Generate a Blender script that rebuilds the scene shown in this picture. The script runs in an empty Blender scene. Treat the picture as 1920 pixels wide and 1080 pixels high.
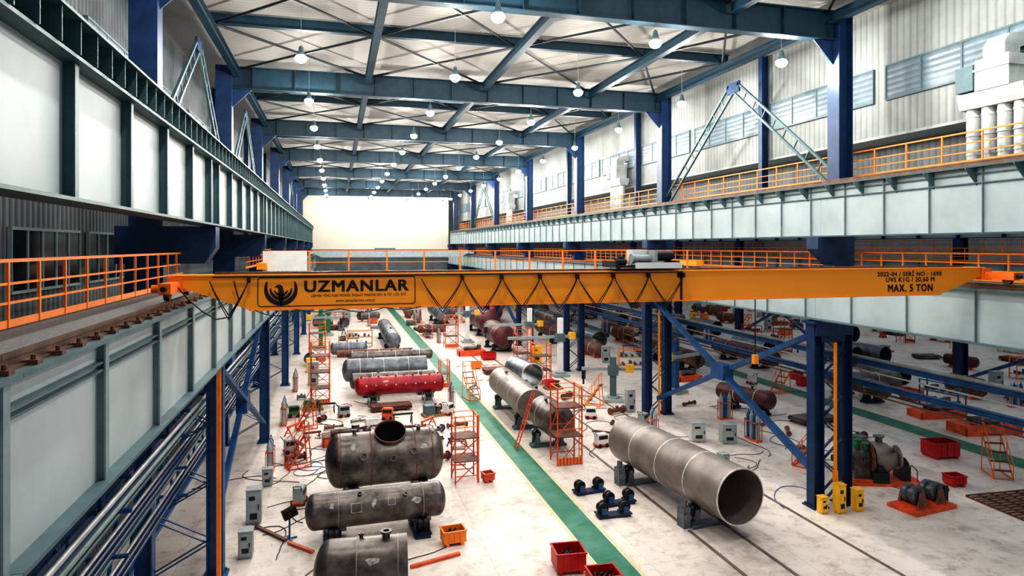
import bpy, math, random
from mathutils import Vector, Matrix
random.seed(7)
S=bpy.context.scene
COL=S.collection
R=math.radians
# ------------------------------------------------------------------ mesh builder
class MB:
    def __init__(s): s.v=[]; s.f=[]
    def add(s,vs,fs):
        n=len(s.v); s.v+=[tuple(v) for v in vs]; s.f+=[[i+n for i in f] for f in fs]; return s
    def box(s,x0,x1,y0,y1,z0,z1):
        return s.add([(x0,y0,z0),(x1,y0,z0),(x1,y1,z0),(x0,y1,z0),(x0,y0,z1),(x1,y0,z1),(x1,y1,z1),(x0,y1,z1)],
          [[0,3,2,1],[4,5,6,7],[0,1,5,4],[1,2,6,5],[2,3,7,6],[3,0,4,7]])
    def beam(s,p1,p2,w,h,up=(0,0,1),su=0,uu=0):
        p1=Vector(p1);p2=Vector(p2);d=(p2-p1).normalized();up=Vector(up)
        if abs(d.dot(up))>.98: up=Vector((0,1,0))
        a=d.cross(up).normalized();b=a.cross(d).normalized()
        vs=[]
        for p in(p1,p2):
            for (i,j) in((-1,-1),(1,-1),(1,1),(-1,1)):
                vs.append(p+a*(su+i*w/2)+b*(uu+j*h/2))
        return s.add(vs,[[3,2,1,0],[4,5,6,7],[0,1,5,4],[1,2,6,5],[2,3,7,6],[3,0,4,7]])
    def ibeam(s,p1,p2,w,h,tf=.03,tw=.02,up=(0,0,1)):
        s.beam(p1,p2,w,tf,up,0,h/2-tf/2); s.beam(p1,p2,w,tf,up,0,-h/2+tf/2); s.beam(p1,p2,tw,h-2*tf,up); return s
    def rev(s,p0,d,prof,seg=24,c0=True,c1=True):
        p0=Vector(p0);d=Vector(d).normalized()
        up=Vector((0,0,1)) if abs(d.z)<.9 else Vector((1,0,0))
        a=d.cross(up).normalized();b=a.cross(d).normalized()
        n=len(s.v)
        for t,r in prof:
            r=max(r,.0015)
            for k in range(seg):
                an=2*math.pi*k/seg
                s.v.append(tuple(p0+d*t+a*(r*math.cos(an))+b*(r*math.sin(an))))
        for i in range(len(prof)-1):
            for k in range(seg):
                k2=(k+1)%seg
                s.f.append([n+i*seg+k,n+i*seg+k2,n+(i+1)*seg+k2,n+(i+1)*seg+k])
        if c0: s.f.append([n+k for k in range(seg)][::-1])
        if c1: s.f.append([n+(len(prof)-1)*seg+k for k in range(seg)])
        return s
    def cyl(s,p1,p2,r,r2=None,seg=14):
        p1=Vector(p1);p2=Vector(p2)
        return s.rev(p1,p2-p1,[(0,r),((p2-p1).length,r if r2 is None else r2)],seg)
    def pipe(s,p1,p2,r,t=.04,seg=32):
        p1=Vector(p1);p2=Vector(p2);L=(p2-p1).length
        return s.rev(p1,p2-p1,[(0,r),(L,r),(L,r-t),(0,r-t),(0,r)],seg,False,False)
    def tube(s,path,r,seg=6):
        for a,b in zip(path[:-1],path[1:]): s.cyl(a,b,r,seg=seg)
        return s
    def prism(s,poly,y0,y1):
        n=len(poly)
        vs=[(x,y0,z) for x,z in poly]+[(x,y1,z) for x,z in poly]
        fs=[list(range(n)),list(range(2*n-1,n-1,-1))]+[[(i+1)%n,i,i+n,(i+1)%n+n] for i in range(n)]
        return s.add(vs,fs)
    def mesh(s,name,mat,smooth=True):
        m=bpy.data.meshes.new(name); m.from_pydata(s.v,[],s.f); m.update()
        if mat: m.materials.append(mat)
        if smooth:
            m.polygons.foreach_set('use_smooth',[True]*len(m.polygons))
            try: m.set_sharp_from_angle(angle=R(35))
            except Exception: pass
        return m
def MBox(*a): return MB().box(*a)
def solo(name,mb,mat,label=None,cat=None,loc=(0,0,0),rz=0,kind=None,group=None,parent=None):
    o=bpy.data.objects.new(name,mb.mesh(name,mat)); COL.objects.link(o)
    o.location=loc; o.rotation_euler=(0,0,rz)
    if parent: o.parent=parent
    if label:o["label"]=label
    if cat:o["category"]=cat
    if kind:o["kind"]=kind
    if group:o["group"]=group
    return o
def thing(name,label,cat,loc,parts,rz=0,group=None):
    e=bpy.data.objects.new(name,None); e.empty_display_size=.3; COL.objects.link(e)
    e.location=loc; e.rotation_euler=(0,0,rz); e["label"]=label; e["category"]=cat
    if group:e["group"]=group
    cache={}
    for p in parts:
        nm,mb,mt=p[:3]; off=p[3] if len(p)>3 else None
        if isinstance(mb,MB):
            k=id(mb)
            if k not in cache: cache[k]=mb.mesh(nm,mt)
            md=cache[k]
        else: md=mb
        o=bpy.data.objects.new(nm,md); COL.objects.link(o); o.parent=e
        if isinstance(mb,MB) and mt is not None and md.materials[0]!=mt:
            o.material_slots[0].link='OBJECT'; o.material_slots[0].material=mt
        if off: o.location=off
        if len(p)>4 and p[4]: o["label"]=p[4]
    return e
def dup(root,loc,rz=None,label=None,sc=None):
    e=root.copy(); COL.objects.link(e); e.location=loc
    if rz is not None: e.rotation_euler=(0,0,rz)
    if sc: e.scale=(sc,sc,sc)
    if label: e["label"]=label
    def rec(a,b):
        for c in a.children:
            d=c.copy(); COL.objects.link(d); d.parent=b; rec(c,d)
    rec(root,e)
    return e
# ------------------------------------------------------------------ materials
def mat(name,c,rough=.5,metal=0,var=.15,scale=2.5,c2=None,bump=0,stripes=None,emit=0,detail=4,spec=None):
    m=bpy.data.materials.new(name); m.use_nodes=True; N=m.node_tree.nodes; L=m.node_tree.links
    b=N['Principled BSDF']; b.inputs['Roughness'].default_value=rough; b.inputs['Metallic'].default_value=metal
    if spec is not None: b.inputs['Specular IOR Level'].default_value=spec
    tc=N.new('ShaderNodeTexCoord'); nz=N.new('ShaderNodeTexNoise'); nz.inputs['Scale'].default_value=scale
    nz.inputs['Detail'].default_value=detail; nz.inputs['Roughness'].default_value=.65
    L.new(tc.outputs['Object'],nz.inputs['Vector'])
    cr=N.new('ShaderNodeValToRGB'); L.new(nz.outputs['Fac'],cr.inputs['Fac'])
    d=c2 if c2 else tuple(x*(1-var) for x in c)
    cr.color_ramp.elements[0].position=.32; cr.color_ramp.elements[0].color=(*d,1)
    cr.color_ramp.elements[1].position=.62; cr.color_ramp.elements[1].color=(*[min(1,x*(1+var*.3)) for x in c],1)
    out=cr.outputs['Color']
    if stripes:
        ax,per,dark,bs=stripes
        sp=N.new('ShaderNodeSeparateXYZ'); L.new(tc.outputs['Object'],sp.inputs[0])
        mu=N.new('ShaderNodeMath'); mu.operation='MULTIPLY'; mu.inputs[1].default_value=2*math.pi/per; L.new(sp.outputs[ax],mu.inputs[0])
        sn=N.new('ShaderNodeMath'); sn.operation='SINE'; L.new(mu.outputs[0],sn.inputs[0])
        mr=N.new('ShaderNodeMapRange'); mr.inputs[1].default_value=-1; mr.inputs[2].default_value=-.3
        mr.inputs[3].default_value=dark; mr.inputs[4].default_value=1; L.new(sn.outputs[0],mr.inputs[0])
        mx=N.new('ShaderNodeMix'); mx.data_type='RGBA'; mx.blend_type='MULTIPLY'; mx.inputs[0].default_value=1
        L.new(out,mx.inputs[6]); L.new(mr.outputs[0],mx.inputs[7]); out=mx.outputs[2]
        if bs:
            bp=N.new('ShaderNodeBump'); bp.inputs['Strength'].default_value=bs; bp.inputs['Distance'].default_value=.04
            L.new(sn.outputs[0],bp.inputs['Height']); L.new(bp.outputs[0],b.inputs['Normal'])
    elif bump:
        bp=N.new('ShaderNodeBump'); bp.inputs['Strength'].default_value=bump; bp.inputs['Distance'].default_value=.03
        L.new(nz.outputs['Fac'],bp.inputs['Height']); L.new(bp.outputs[0],b.inputs['Normal'])
    L.new(out,b.inputs['Base Color'])
    if emit:
        b.inputs['Emission Color'].default_value=(*c,1); b.inputs['Emission Strength'].default_value=emit
    return m
M={}
M['navy']=mat('navy_paint',(.011,.042,.12),.45,var=.35)
M['blue']=mat('blue_paint',(.022,.10,.25),.42,var=.4)
M['teal']=mat('slate_roof_paint',(.009,.038,.062),.5,var=.3)
M['web']=mat('pale_girder_paint',(.43,.485,.495),.55,var=.12,scale=.5)
M['webr']=mat('pale_girder_paint_cool',(.43,.515,.54),.5,var=.16,scale=.5)
M['stiff']=mat('grey_green_paint',(.055,.115,.125),.5,var=.25)
M['stiff2']=mat('mid_grey_green_paint',(.24,.31,.325),.5,var=.2)
M['stiff3']=mat('slate_flange_paint',(.10,.165,.185),.5,var=.2)
M['dark']=mat('dark_plate',(.015,.024,.03),.5,var=.3)
M['orange']=mat('orange_rail_paint',(.95,.27,.04),.45,var=.12)
M['crane']=mat('crane_orange',(1.0,.36,.022),.40,var=.04,scale=1.0)
M['crane2']=mat('end_truck_orange',(.85,.19,.02),.45,var=.15)
M['ored']=mat('orange_red_paint',(.75,.12,.04),.5,var=.35)
M['red']=mat('red_paint',(.55,.014,.014),.4,var=.3)
M['redv']=mat('red_primer',(.40,.008,.026),.38,var=.6,scale=2,detail=7)
M['yellow']=mat('yellow_paint',(.95,.54,.04),.45,var=.2)
M['green']=mat('green_machine_paint',(.010,.21,.08),.4,var=.3)
M['steel']=mat('mill_steel',(.20,.18,.17),.34,.5,c2=(.040,.031,.031),scale=1.7,bump=.06,detail=9)
M['steel2']=mat('grey_rolled_steel',(.32,.285,.265),.40,.35,c2=(.19,.165,.155),scale=1.0,bump=.03,detail=7)
M['steel3']=mat('grey_blue_steel',(.21,.235,.26),.36,.5,c2=(.075,.08,.095),scale=1.6,bump=.05,detail=8)
M['rust']=mat('rusty_steel',(.24,.10,.065),.6,.2,c2=(.07,.037,.032),scale=3,detail=8)
M['brown']=mat('brown_red_steel',(.16,.05,.055),.45,.3,c2=(.055,.024,.032),scale=1.5,detail=7)
M['lsteel']=mat('bright_weld_steel',(.68,.66,.63),.4,.2,var=.3,scale=8)
M['chalk']=mat('grey_chalk',(.56,.55,.54),.8,0,c2=(.16,.155,.155),scale=9,detail=6)
M['grey']=mat('machine_grey',(.36,.40,.41),.5,var=.2)
M['white']=mat('white_paint',(.80,.81,.79),.5,var=.10)
M['black']=mat('black_rubber',(.010,.010,.013),.5,var=.3)
M['hollow_shade']=mat('painted_hollow_shade',(.006,.006,.008),1,var=.3,spec=0)  # dull black that paints in the shade inside the manway
M['rubber']=mat('dark_blue_roller',(.014,.028,.075),.5,var=.3)
M['rail']=mat('rail_steel',(.17,.10,.07),.45,.5,var=.4)
M['track']=mat('floor_track_steel',(.24,.18,.16),.5,.3,var=.4,scale=1.5)
M['scrap']=mat('scrap_metal',(.07,.045,.05),.5,.5,var=.8,scale=14)
M['grate']=mat('grating',(.25,.26,.26),.6,.3,var=.5,scale=40)
M['glass']=mat('window_glazing',(.17,.23,.27),.4,var=.25,stripes=(2,.22,.75,.15))
M['dglass']=mat('dark_window_glass',(.012,.016,.02),.15,var=.5)
M['duct']=mat('duct_metal',(.48,.51,.51),.4,.2,var=.3,scale=1.5)
M['curtain']=mat('white_curtain',(.58,.54,.475),.7,var=.05,scale=.2)
M['lamp']=mat('lamp_lens',(1,.98,.94),.5,var=0,emit=300)
M['ceil']=mat('ceiling_sheet',(.36,.355,.34),.7,var=.06,scale=.2,stripes=(1,.30,.88,0))
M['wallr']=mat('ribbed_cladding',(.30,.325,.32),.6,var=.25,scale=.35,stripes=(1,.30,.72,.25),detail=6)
M['walll']=mat('ribbed_cladding_dark',(.12,.145,.16),.6,var=.4,scale=.5,stripes=(1,.30,.40,.5))  # darker blue-grey ribbed cladding of the left and back walls
M['hatch']=mat('orange_white_sheet',(.80,.17,.04),.5,var=.1,stripes=(0,.16,.25,0))
M['wood']=mat('pallet_wood',(.38,.24,.13),.7,var=.35,scale=6)
def floor_mat():
    m=bpy.data.materials.new('concrete_floor'); m.use_nodes=True; N=m.node_tree.nodes; L=m.node_tree.links
    b=N['Principled BSDF']; b.inputs['Roughness'].default_value=.45
    tc=N.new('ShaderNodeTexCoord')
    n1=N.new('ShaderNodeTexNoise'); n1.inputs['Scale'].default_value=.20; n1.inputs['Detail'].default_value=10; n1.inputs['Roughness'].default_value=.72
    L.new(tc.outputs['Object'],n1.inputs['Vector'])
    cr=N.new('ShaderNodeValToRGB'); e=cr.color_ramp.elements
    e[0].position=.30; e[0].color=(.50,.43,.395,1); e[1].position=.60; e[1].color=(.80,.735,.685,1)
    x=e.new(.45); x.color=(.71,.645,.595,1)
    L.new(n1.outputs['Fac'],cr.inputs['Fac'])
    n2=N.new('ShaderNodeTexNoise'); n2.inputs['Scale'].default_value=1.4; n2.inputs['Detail'].default_value=11; n2.inputs['Roughness'].default_value=.78
    L.new(tc.outputs['Object'],n2.inputs['Vector'])
    c2=N.new('ShaderNodeValToRGB'); e=c2.color_ramp.elements
    e[0].position=.34; e[0].color=(.48,.41,.39,1); e[1].position=.50; e[1].color=(1,1,1,1)
    L.new(n2.outputs['Fac'],c2.inputs['Fac'])
    mx=N.new('ShaderNodeMix'); mx.data_type='RGBA'; mx.blend_type='MULTIPLY'; mx.inputs[0].default_value=.75
    L.new(cr.outputs[0],mx.inputs[6]); L.new(c2.outputs[0],mx.inputs[7])
    br=N.new('ShaderNodeTexBrick'); br.offset=0; br.inputs['Scale'].default_value=1
    br.inputs['Brick Width'].default_value=4.7; br.inputs['Row Height'].default_value=4.7; br.inputs['Mortar Size'].default_value=.010
    br.inputs['Color1'].default_value=(1,1,1,1); br.inputs['Color2'].default_value=(.97,.97,.97,1); br.inputs['Mortar'].default_value=(.72,.70,.69,1)
    L.new(tc.outputs['Object'],br.inputs['Vector'])
    m2=N.new('ShaderNodeMix'); m2.data_type='RGBA'; m2.blend_type='MULTIPLY'; m2.inputs[0].default_value=1
    L.new(mx.outputs[2],m2.inputs[6]); L.new(br.outputs['Color'],m2.inputs[7])
    L.new(m2.outputs[2],b.inputs['Base Color'])
    return m
M['floor']=floor_mat()
M['gaisle']=mat('worn_green_floor_paint',(.005,.16,.09),.5,scale=1.3,c2=(.07,.25,.19),detail=9)
M['yline']=mat('worn_yellow_line',(.72,.58,.22),.6,c2=(.6,.55,.45),scale=4,detail=8)
# ------------------------------------------------------------------ setting
CZ=9.8; SP=14.1; YC=[21.4+SP*k for k in range(7)]
CE=19.1
def st(name,mb,mt): return solo(name,mb,mt,kind='structure')
st('floor',MBox(-7.4,80,-2,113,-.2,0),M['floor'])
st('ceiling',MBox(-7.2,22.2,8,112,CE,CE+.12),M['ceil'])
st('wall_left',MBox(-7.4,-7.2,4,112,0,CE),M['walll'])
st('wall_right',MBox(20.5,20.65,6,112,14.1,CE),M['wallr'])
st('wall_right_recess',MBox(22.0,22.15,6,112,11.9,14.1),M['wallr'])
st('trim_1',MBox(20.5,22.15,6,112,14.0,14.1),M['grey'])
st('trim_2',MBox(19.4,22.15,6,112,11.8,11.9),M['grey'])
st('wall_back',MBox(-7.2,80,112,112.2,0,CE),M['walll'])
st('wall_right_outer',MBox(80,80.2,6,112,0,16),M['wallr'])
wn=[0]
def window(loc,ly,h,npan,gm,fm):
    wn[0]+=1
    f=MB(); t=.07
    f.box(-.05,.05,0,ly,0,t).box(-.05,.05,0,ly,h-t,h)
    for i in range(npan+1):
        y=i*ly/npan; f.box(-.05,.05,max(0,y-t/2),min(ly,y+t/2),t,h-t)
    o=solo('window_%d'%wn[0],f,fm,loc=loc,kind='structure')
    solo('pane',MBox(-.02,.02,.03,ly-.03,.03,h-.03),gm,parent=o)
for i in range(-2,13):
    y0=21.4+SP/2*i
    window((20.45,y0+.3,15.4),6.45,1.35,4,M['glass'],M['stiff3'])
for i in range(0,13):
    y0=21.4+SP/2*i
    window((-7.14,y0+.9,15.4),5.4,1.25,3,M['glass'],M['stiff2'])
for i in range(0,3):
    window((-7.14,14.6+4.9*i-2,8.7),4.2,1.55,5,M['dglass'],M['stiff2'])
solo('painted_walkway',MBox(7.8,8.8,-2,111.5,0,.006),M['gaisle'],'worn green painted walkway strip on concrete floor','walkway')
solo('painted_walkway',MBox(29.3,30.6,-2,111.5,0,.006),M['gaisle'],'worn green painted walkway strip in the neighbouring bay','walkway')
for x in (7.66,8.86,29.12,30.66):
    solo('yellow_floor_line',MBox(x,x+.09,-2,111.5,0,.005),M['yline'],'faded yellow line bordering the green walkway','floor line',group='yellow walkway border lines')
for x in (11.75,13.25,16.3):
    solo('floor_rail',MB().box(x-.035,x+.035,6,75,0,.03).box(x+.035,x+.10,6,75,0,.008),M['track'],'steel rail set into the concrete floor','rail',group='floor rails')
hm=MB()
for i in range(11): hm.add([(i*.6,0,.006),(i*.6+.3,0,.006),(i*.6+.7,.5,.006),(i*.6+.4,.5,.006)],[[0,1,2,3]])
h0=solo('hatched_floor_marking',hm,M['ored'],'orange hatched crossing stripe painted on the floor','floor marking',loc=(9.3,53.5,0),group='hatched floor markings')
dup(h0,(9.3,47.5,0))
# ------------------------------------------------------------------ roof
g='main roof beams'
mb=MB().ibeam((-5,0,0),(18.3,0,0),.42,1.1,.045,.03)
sm=MB().box(-.015,.015,-.2,.2,-.5,.5)
rb=thing('roof_beam','deep dark slate steel I-beam carrying the roof','roof beam',(0,YC[0],18.15),[('girder',mb,M['teal'])]+[('stiffener',sm,M['teal'],(-4+i*2,0,0)) for i in range(12)],group=g)
for y in YC[1:]: dup(rb,(0,y,18.15))
mb=MB().ibeam((-5,0,0),(18.3,0,0),.26,.42,.03,.02)
rb=solo('roof_purlin',mb,M['teal'],'slim dark slate steel cross beam under the roof sheeting','roof beam',loc=(0,YC[0]+SP/2,18.8),group='secondary roof beams')
for y in YC[1:-1]: dup(rb,(0,y+SP/2,18.8))
mb=MB().ibeam((0,.25,0),(0,SP-.25,0),.3,.40,.03,.02)
first=None
for x in (-4.7,1.6,7.7,13.8,18.0):
    for k in range(-1,6):
        if first is None: first=solo('roof_tie_beam',mb,M['teal'],'dark slate lengthwise steel beam between the main roof beams','roof beam',loc=(x,21.4+SP*k,18.35),group='lengthwise roof beams')
        else: dup(first,(x,21.4+SP*k,18.35))
xs=[-4.7,1.6,7.7,13.8,18.0]
for a,b in zip(xs[:-1],xs[1:]):
    w=b-a; hb=SP/2
    mb=MB().cyl((0,0,0),(w,hb,0),.055,seg=6).cyl((0,hb,-.02),(w,0,-.02),.055,seg=6)
    o=None
    for i in range(-1,12):
        if o is None: o=solo('roof_cross_brace',mb,M['dark'],'thin crossed steel rods bracing a roof panel','brace',loc=(a,21.4+hb*i,18.62),group='crossed roof bracing rods')
        else: dup(o,(a,21.4+hb*i,18.62))
# lamps
lens=MB().rev((0,0,-.24),(0,0,1),[(0,.03),(.02,.10),(.07,.17),(.15,.215),(.22,.21),(.28,.15)],20)
hous=MB().rev((0,0,.02),(0,0,1),[(0,.17),(.05,.17),(.16,.10),(.34,.08),(.38,.04)],20)
rod=MB().cyl((0,0,.38),(0,0,2.05),.010,seg=6)
lamp0=thing('high_bay_lamp','round high-bay lamp hanging lit from the roof on a rod','lamp',(0,0,0),[('lens',lens,M['lamp']),('housing',hous,M['stiff3']),('rod',rod,M['grey'])],group='high-bay lamps in rows under the roof')
lg=bpy.data.lights.new('lamp_glow','POINT'); lg.energy=850; lg.shadow_soft_size=.12; lg.color=(1,.95,.88)
def lamp(x,y,z):
    e=dup(lamp0,(x,y,z))
    o=bpy.data.objects.new('bulb',lg); COL.objects.link(o); o.parent=e; o.location=(0,0,-.38)
for x,y0 in ((-1.28,26.5-15.4),(4.9,20.2-7.7),(10.9,21.4-7.7),(16.8,22.4-7.7)):
    y=y0
    while y<108:
        lamp(x,y,17.03); y+=7.75
for c in list(lamp0.children): bpy.data.objects.remove(c)
bpy.data.objects.remove(lamp0)
# ------------------------------------------------------------------ columns
def legs(xa,xb,zt,lw=.10,n=8,mt='navy'):
    mb=MB().ibeam((0,0,.06),(0,0,zt),.42,.46,.035,.03,up=(1,0,0))
    parts=[('leg',mb,M[mt],(xa,0,0)),('leg',mb,M[mt],(xb,0,0))]
    h=(zt-.5)/n
    lc=MB()
    for s in (-.19,.19):
        for i in range(n):
            z=.2+i*h
            p=(xa+.15,s,z) if i%2==0 else (xb-.15,s,z); q=(xb-.15,s,z+h) if i%2==0 else (xa+.15,s,z+h)
            lc.beam(p,q,.03,lw,up=(0,1,0))
        lc.box(xa+.1,xb-.1,s-.01,s+.01,zt-.7,zt-.1)
    parts.append(('lacing',lc,M[mt]))
    bp=MB().box(-.34,.34,-.34,.34,0,.05)
    for sx in(-.25,.25):
        for sy in(-.26,.26): bp.cyl((sx,sy,.05),(sx,sy,.12),.03,seg=8)
    return parts+[('base_plate',bp,M[mt],(xa,0,0)),('base_plate',bp,M[mt],(xb,0,0))]
pr=legs(-.6,.65,6.9,.12,8)
pr+=[('cap_plate',MB().box(-.95,.95,-.35,.35,6.9,7.0).box(-.8,.85,-.3,.3,6.45,6.9),M['navy']),
     ('middle_shaft',MB().box(0,.8,-.3,.3,7.0,9.5),M['navy']),
     ('corbel',MB().prism([(-.75,10.15),(.9,10.15),(.85,9.1),(0,9.1),(-.75,9.7)],-.32,.32),M['navy']),
     ('upper_shaft',MB().ibeam((.5,0,10.15),(.5,0,18.7),.62,.62,.04,.03,up=(1,0,0)).box(.2,.8,-.02,.02,10.15,18.6),M['navy']),
     ('gusset',MB().prism([(.2,17.6),(.2,16.7),(-.7,17.6)],-.02,.02),M['navy'])]
cr=thing('steel_column','navy blue steel column with laced twin legs carrying the crane girders','column',(18.1,YC[0],0),pr,group='columns between the two bays')
for y in YC[1:]: dup(cr,(18.1,y,0))
for y in YC[:2]:
    solo('cable_duct',MB().box(-.04,.04,-.05,.05,.0,6.2).box(-.07,.07,-.07,.07,1.0,1.4),M['crane'],'yellow vertical cable duct fixed to a blue column','cable duct',loc=(18.12,y-.31,0),group='yellow column ducts')
pl=legs(-1.9,0.0,6.6,.07,7,'blue')
pl+=[('cap_plate',MB().box(-2.2,.5,-.33,.33,6.35,6.6),M['blue']),
     ('middle_shaft',MB().box(-2.35,-1.35,-.32,.32,6.6,9.3),M['navy']),
     ('corbel',MB().prism([(-2.6,10.38),(.05,10.38),(.05,9.75),(-.25,9.3),(-2.6,9.3)],-.34,.34),M['navy']),
     ('upper_shaft',MB().box(-2.25,-1.5,-.3,.3,10.38,18.7),M['navy']),
     ('gusset',MB().prism([(-1.5,17.6),(-.6,17.6),(-1.5,16.7)],-.02,.02),M['navy'])]
cl=thing('steel_column','blue steel column with laced twin legs against the side wall','column',(-3.45,YC[0],0),pl,group='columns along the side wall')
for y in YC[1:]: dup(cl,(-3.45,y,0))
solo('cable_duct',MB().box(-.06,.06,-.05,.05,0,6.3),M['orange'],'orange vertical duct strip on the near column','cable duct',loc=(-3.30,YC[0]-.42,0))
po=[('shaft',MB().ibeam((0,0,0),(0,0,10.4),.6,.8,.05,.03,up=(1,0,0)),M['navy']),('head_box',MB().box(-.7,.7,-.3,.3,6.4,7.0),M['navy'])]
co=thing('steel_column','navy blue steel column in the far bay','column',(45,YC[0]-SP+4,0),po,group='columns of the far bay')
for k in range(0,6): dup(co,(45,21.4+4+SP*k,0))
# ------------------------------------------------------------------ girders
def girder(name,label,x,z0,z1,side,step,web,stf,fw,bk,ks,group,fins=None,rail=True,long=None,sd=None,tee=True,flg=None):
    H=z1-z0; sd=sd or fw/2; flg=flg or stf
    parts=[('web',MBox(-.015,.015,0,SP-.01,.04,H-.04),web),
           ('top_flange',MBox(-fw/2,fw/2,0,SP-.01,H-.05,H),flg),
           ('bottom_flange',MBox(-fw/2,fw/2,0,SP-.01,0,.05),flg)]
    sm=MB().box(min(0,side*sd),max(0,side*sd),-.012,.012,.05,H-.05)
    if tee: sm.box(side*sd-.012,side*sd+.012,-.07,.07,.05,H-.05)
    y=bk
    while y<SP-.1:
        parts.append(('stiffener',sm,stf,((0.016*side),y,0))); y+=step
    if fins:
        fh,fs=fins
        fm=MB().box(min(.0,side*.32),max(.0,side*.32),-.012,.012,0,fh)
        for i in range(int(SP/fs)): parts.append(('fin',fm,M['stiff'],(0,.2+i*fs,H)))
        parts.append(('cover_plate',MBox(-.35,.36,0,SP-.01,H+fh,H+fh+.04),M['stiff']))
        parts.append(('back_plate',MBox(-.03,0,0,SP-.01,H,H+fh),M['stiff3']))
    if long:
        for zz in long: parts.append(('edge_strip',MBox(min(side*.02,side*.10),max(side*.02,side*.10),0,SP-.01,zz,zz+.03),M['stiff3']))
    if rail:
        zt=H+(fins[0]+.04 if fins else 0)
        rm=MB().box(-.07,.07,0,SP-.01,zt,zt+.03).box(-.02,.02,0,SP-.01,zt+.03,zt+.12).box(-.04,.04,0,SP-.01,zt+.12,zt+.16)
        parts.append(('crane_rail',rm,M['rail']))
    e=thing(name,label,'girder',(x,21.4+SP*ks[0],z0),parts,group=group)
    for k in ks[1:]: dup(e,(x,21.4+SP*k,z0))
girder('runway_girder','tall pale upper crane runway girder with grey-green stiffeners, finned top',-3.6,10.4,12.35,1,2.56,M['web'],M['stiff'],.56,.45,[-1,0,1,2,3,4,5],'upper runway girders by the side wall',fins=(.45,.64),sd=.16)
girder('runway_girder','pale lower crane runway girder under the bridge crane rail',-3.08,6.65,8.6,1,2.82,M['web'],M['stiff2'],.44,2.7,[-2,-1,0,1,2,3,4,5],'lower runway girders by the side wall',long=[1.5,1.60],sd=.10,tee=True,flg=M['stiff3'])
girder('runway_girder','pale upper crane runway girder with grey stiffeners beside roof columns',17.75,10.15,12.1,-1,1.76,M['webr'],M['stiff2'],.52,.5,[-1,0,1,2,3,4,5],'upper runway girders between bays',long=[1.45,1.72],sd=.07,tee=False,flg=M['stiff'])
girder('runway_girder','pale lower crane runway girder carrying the bridge crane',17.5,7.05,8.62,-1,2.35,M['webr'],M['stiff2'],.46,.5,[-1,0,1,2,3,4,5],'lower runway girders between bays',sd=.07,tee=False,flg=M['stiff3'])
girder('runway_girder','pale crane girder in the far bay',45,7.0,8.6,-1,3.52,M['webr'],M['stiff2'],.5,.5,[0,1,2,3,4,5],'runway girders of the far bay')
girder('runway_girder','pale high crane girder in the far bay',45,10.4,12.2,-1,3.52,M['webr'],M['navy'],.6,.5,[0,1,2,3,4,5],'high girders of the far bay')
kb=MB().prism([(0,0),(-.42,0),(-.42,-.06),(0,-.5)],-.015,.015)
k0=None
for i in range(60):
    y=8+i*1.41
    if k0 is None: k0=solo('walkway_bracket',kb,M['stiff3'],'small triangular steel bracket under the upper walkway edge','bracket',loc=(17.74,y,12.04),group='walkway brackets')
    else: dup(k0,(17.74,y,12.04))
mb=MB().ibeam((0,0,0),(0,SP-.01,0),.20,.20,.025,.02)
lr=thing('low_runway_beam','blue low crane runway beams with pale rail and cable pipes','runway beam',(19.35,21.4-SP,5.45),
   [('beam',mb,M['blue']),('beam',mb,M['blue'],(.0,0,-.80)),('rail',MB().box(-.04,.04,0,SP-.01,.10,.20),M['duct']),
    ('walk_strip',MB().box(.2,.6,0,SP-.01,.02,.06),M['duct']),
    ('conduit',MB().cyl((0,0,-.35),(0,SP-.01,-.35),.03),M['grey']),
    ('conduit',MB().cyl((0,0,-1.05),(0,SP-.01,-1.05),.03),M['dark']),('conduit',MB().cyl((0,0,-1.2),(0,SP-.01,-1.2),.03),M['rust'])],group='low blue runway beams')
for k in range(0,6): dup(lr,(19.35,21.4+SP*k,5.45))
cm=MB().box(-.16,.16,-.06,.06,0,.05).cyl((-.1,0,.05),(-.1,0,.10),.025,seg=6).cyl((.1,0,.05),(.1,0,.10),.025,seg=6)
c0=None
for i in range(40):
    p=(-3.08,7.2+i*.62,8.6)
    if c0 is None: c0=solo('rail_clip',cm,M['rust'],'rusty rail clip plate bolted beside the crane rail','rail clip',loc=p,group='rail clips')
    else: dup(c0,p)
# ------------------------------------------------------------------ walkways / railings
def railing(label,x,z,h,ks,group,step=1.41,rx=1):
    post=MB().box(-.022,.022,-.022,.022,0,h)
    parts=[('handrail',MBox(-.028,.028,0,SP,h-.05,h),M['orange']),('mid_rail',MBox(-.015,.015,0,SP,h*.62,h*.62+.035),M['orange']),
      ('mid_rail',MBox(-.015,.015,0,SP,h*.34,h*.34+.035),M['orange']),('toe_board',MBox(-.01,.01,0,SP,0,.11),M['orange'])]
    for i in range(int(SP/step+.01)): parts.append(('post',post,M['orange'],(0,i*step+.3,0)))
    e=thing('safety_railing',label,'railing',(x,21.4+SP*ks[0],z),parts,group=group)
    for k in ks[1:]: dup(e,(x,21.4+SP*k,z))
railing('orange steel safety railing along the lower rail walkway',-4.35,8.68,.95,[-1],'wall-side railing',step=1.0)
railing('orange steel safety railing along the lower rail walkway',-4.35,8.68,.95,[1,2,3,4,5],'wall-side railing')
railing('orange steel safety railing on the upper runway walkway',19.15,12.4,1.0,[-1,0,1,2,3,4,5],'upper railings')
railing('orange steel safety railing on the lower runway between bays',19.0,8.75,.85,[-1,0,1,2,3,4,5],'lower railings between bays',step=.94)
railing('orange steel safety railing on the far bay girder',44.4,8.7,1.0,[0,1,2,3,4,5],'far bay railings')
railing('orange steel safety railing on the far bay girder',46.2,9.3,1.0,[0,1,2,3,4,5],'far bay railings')
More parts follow.
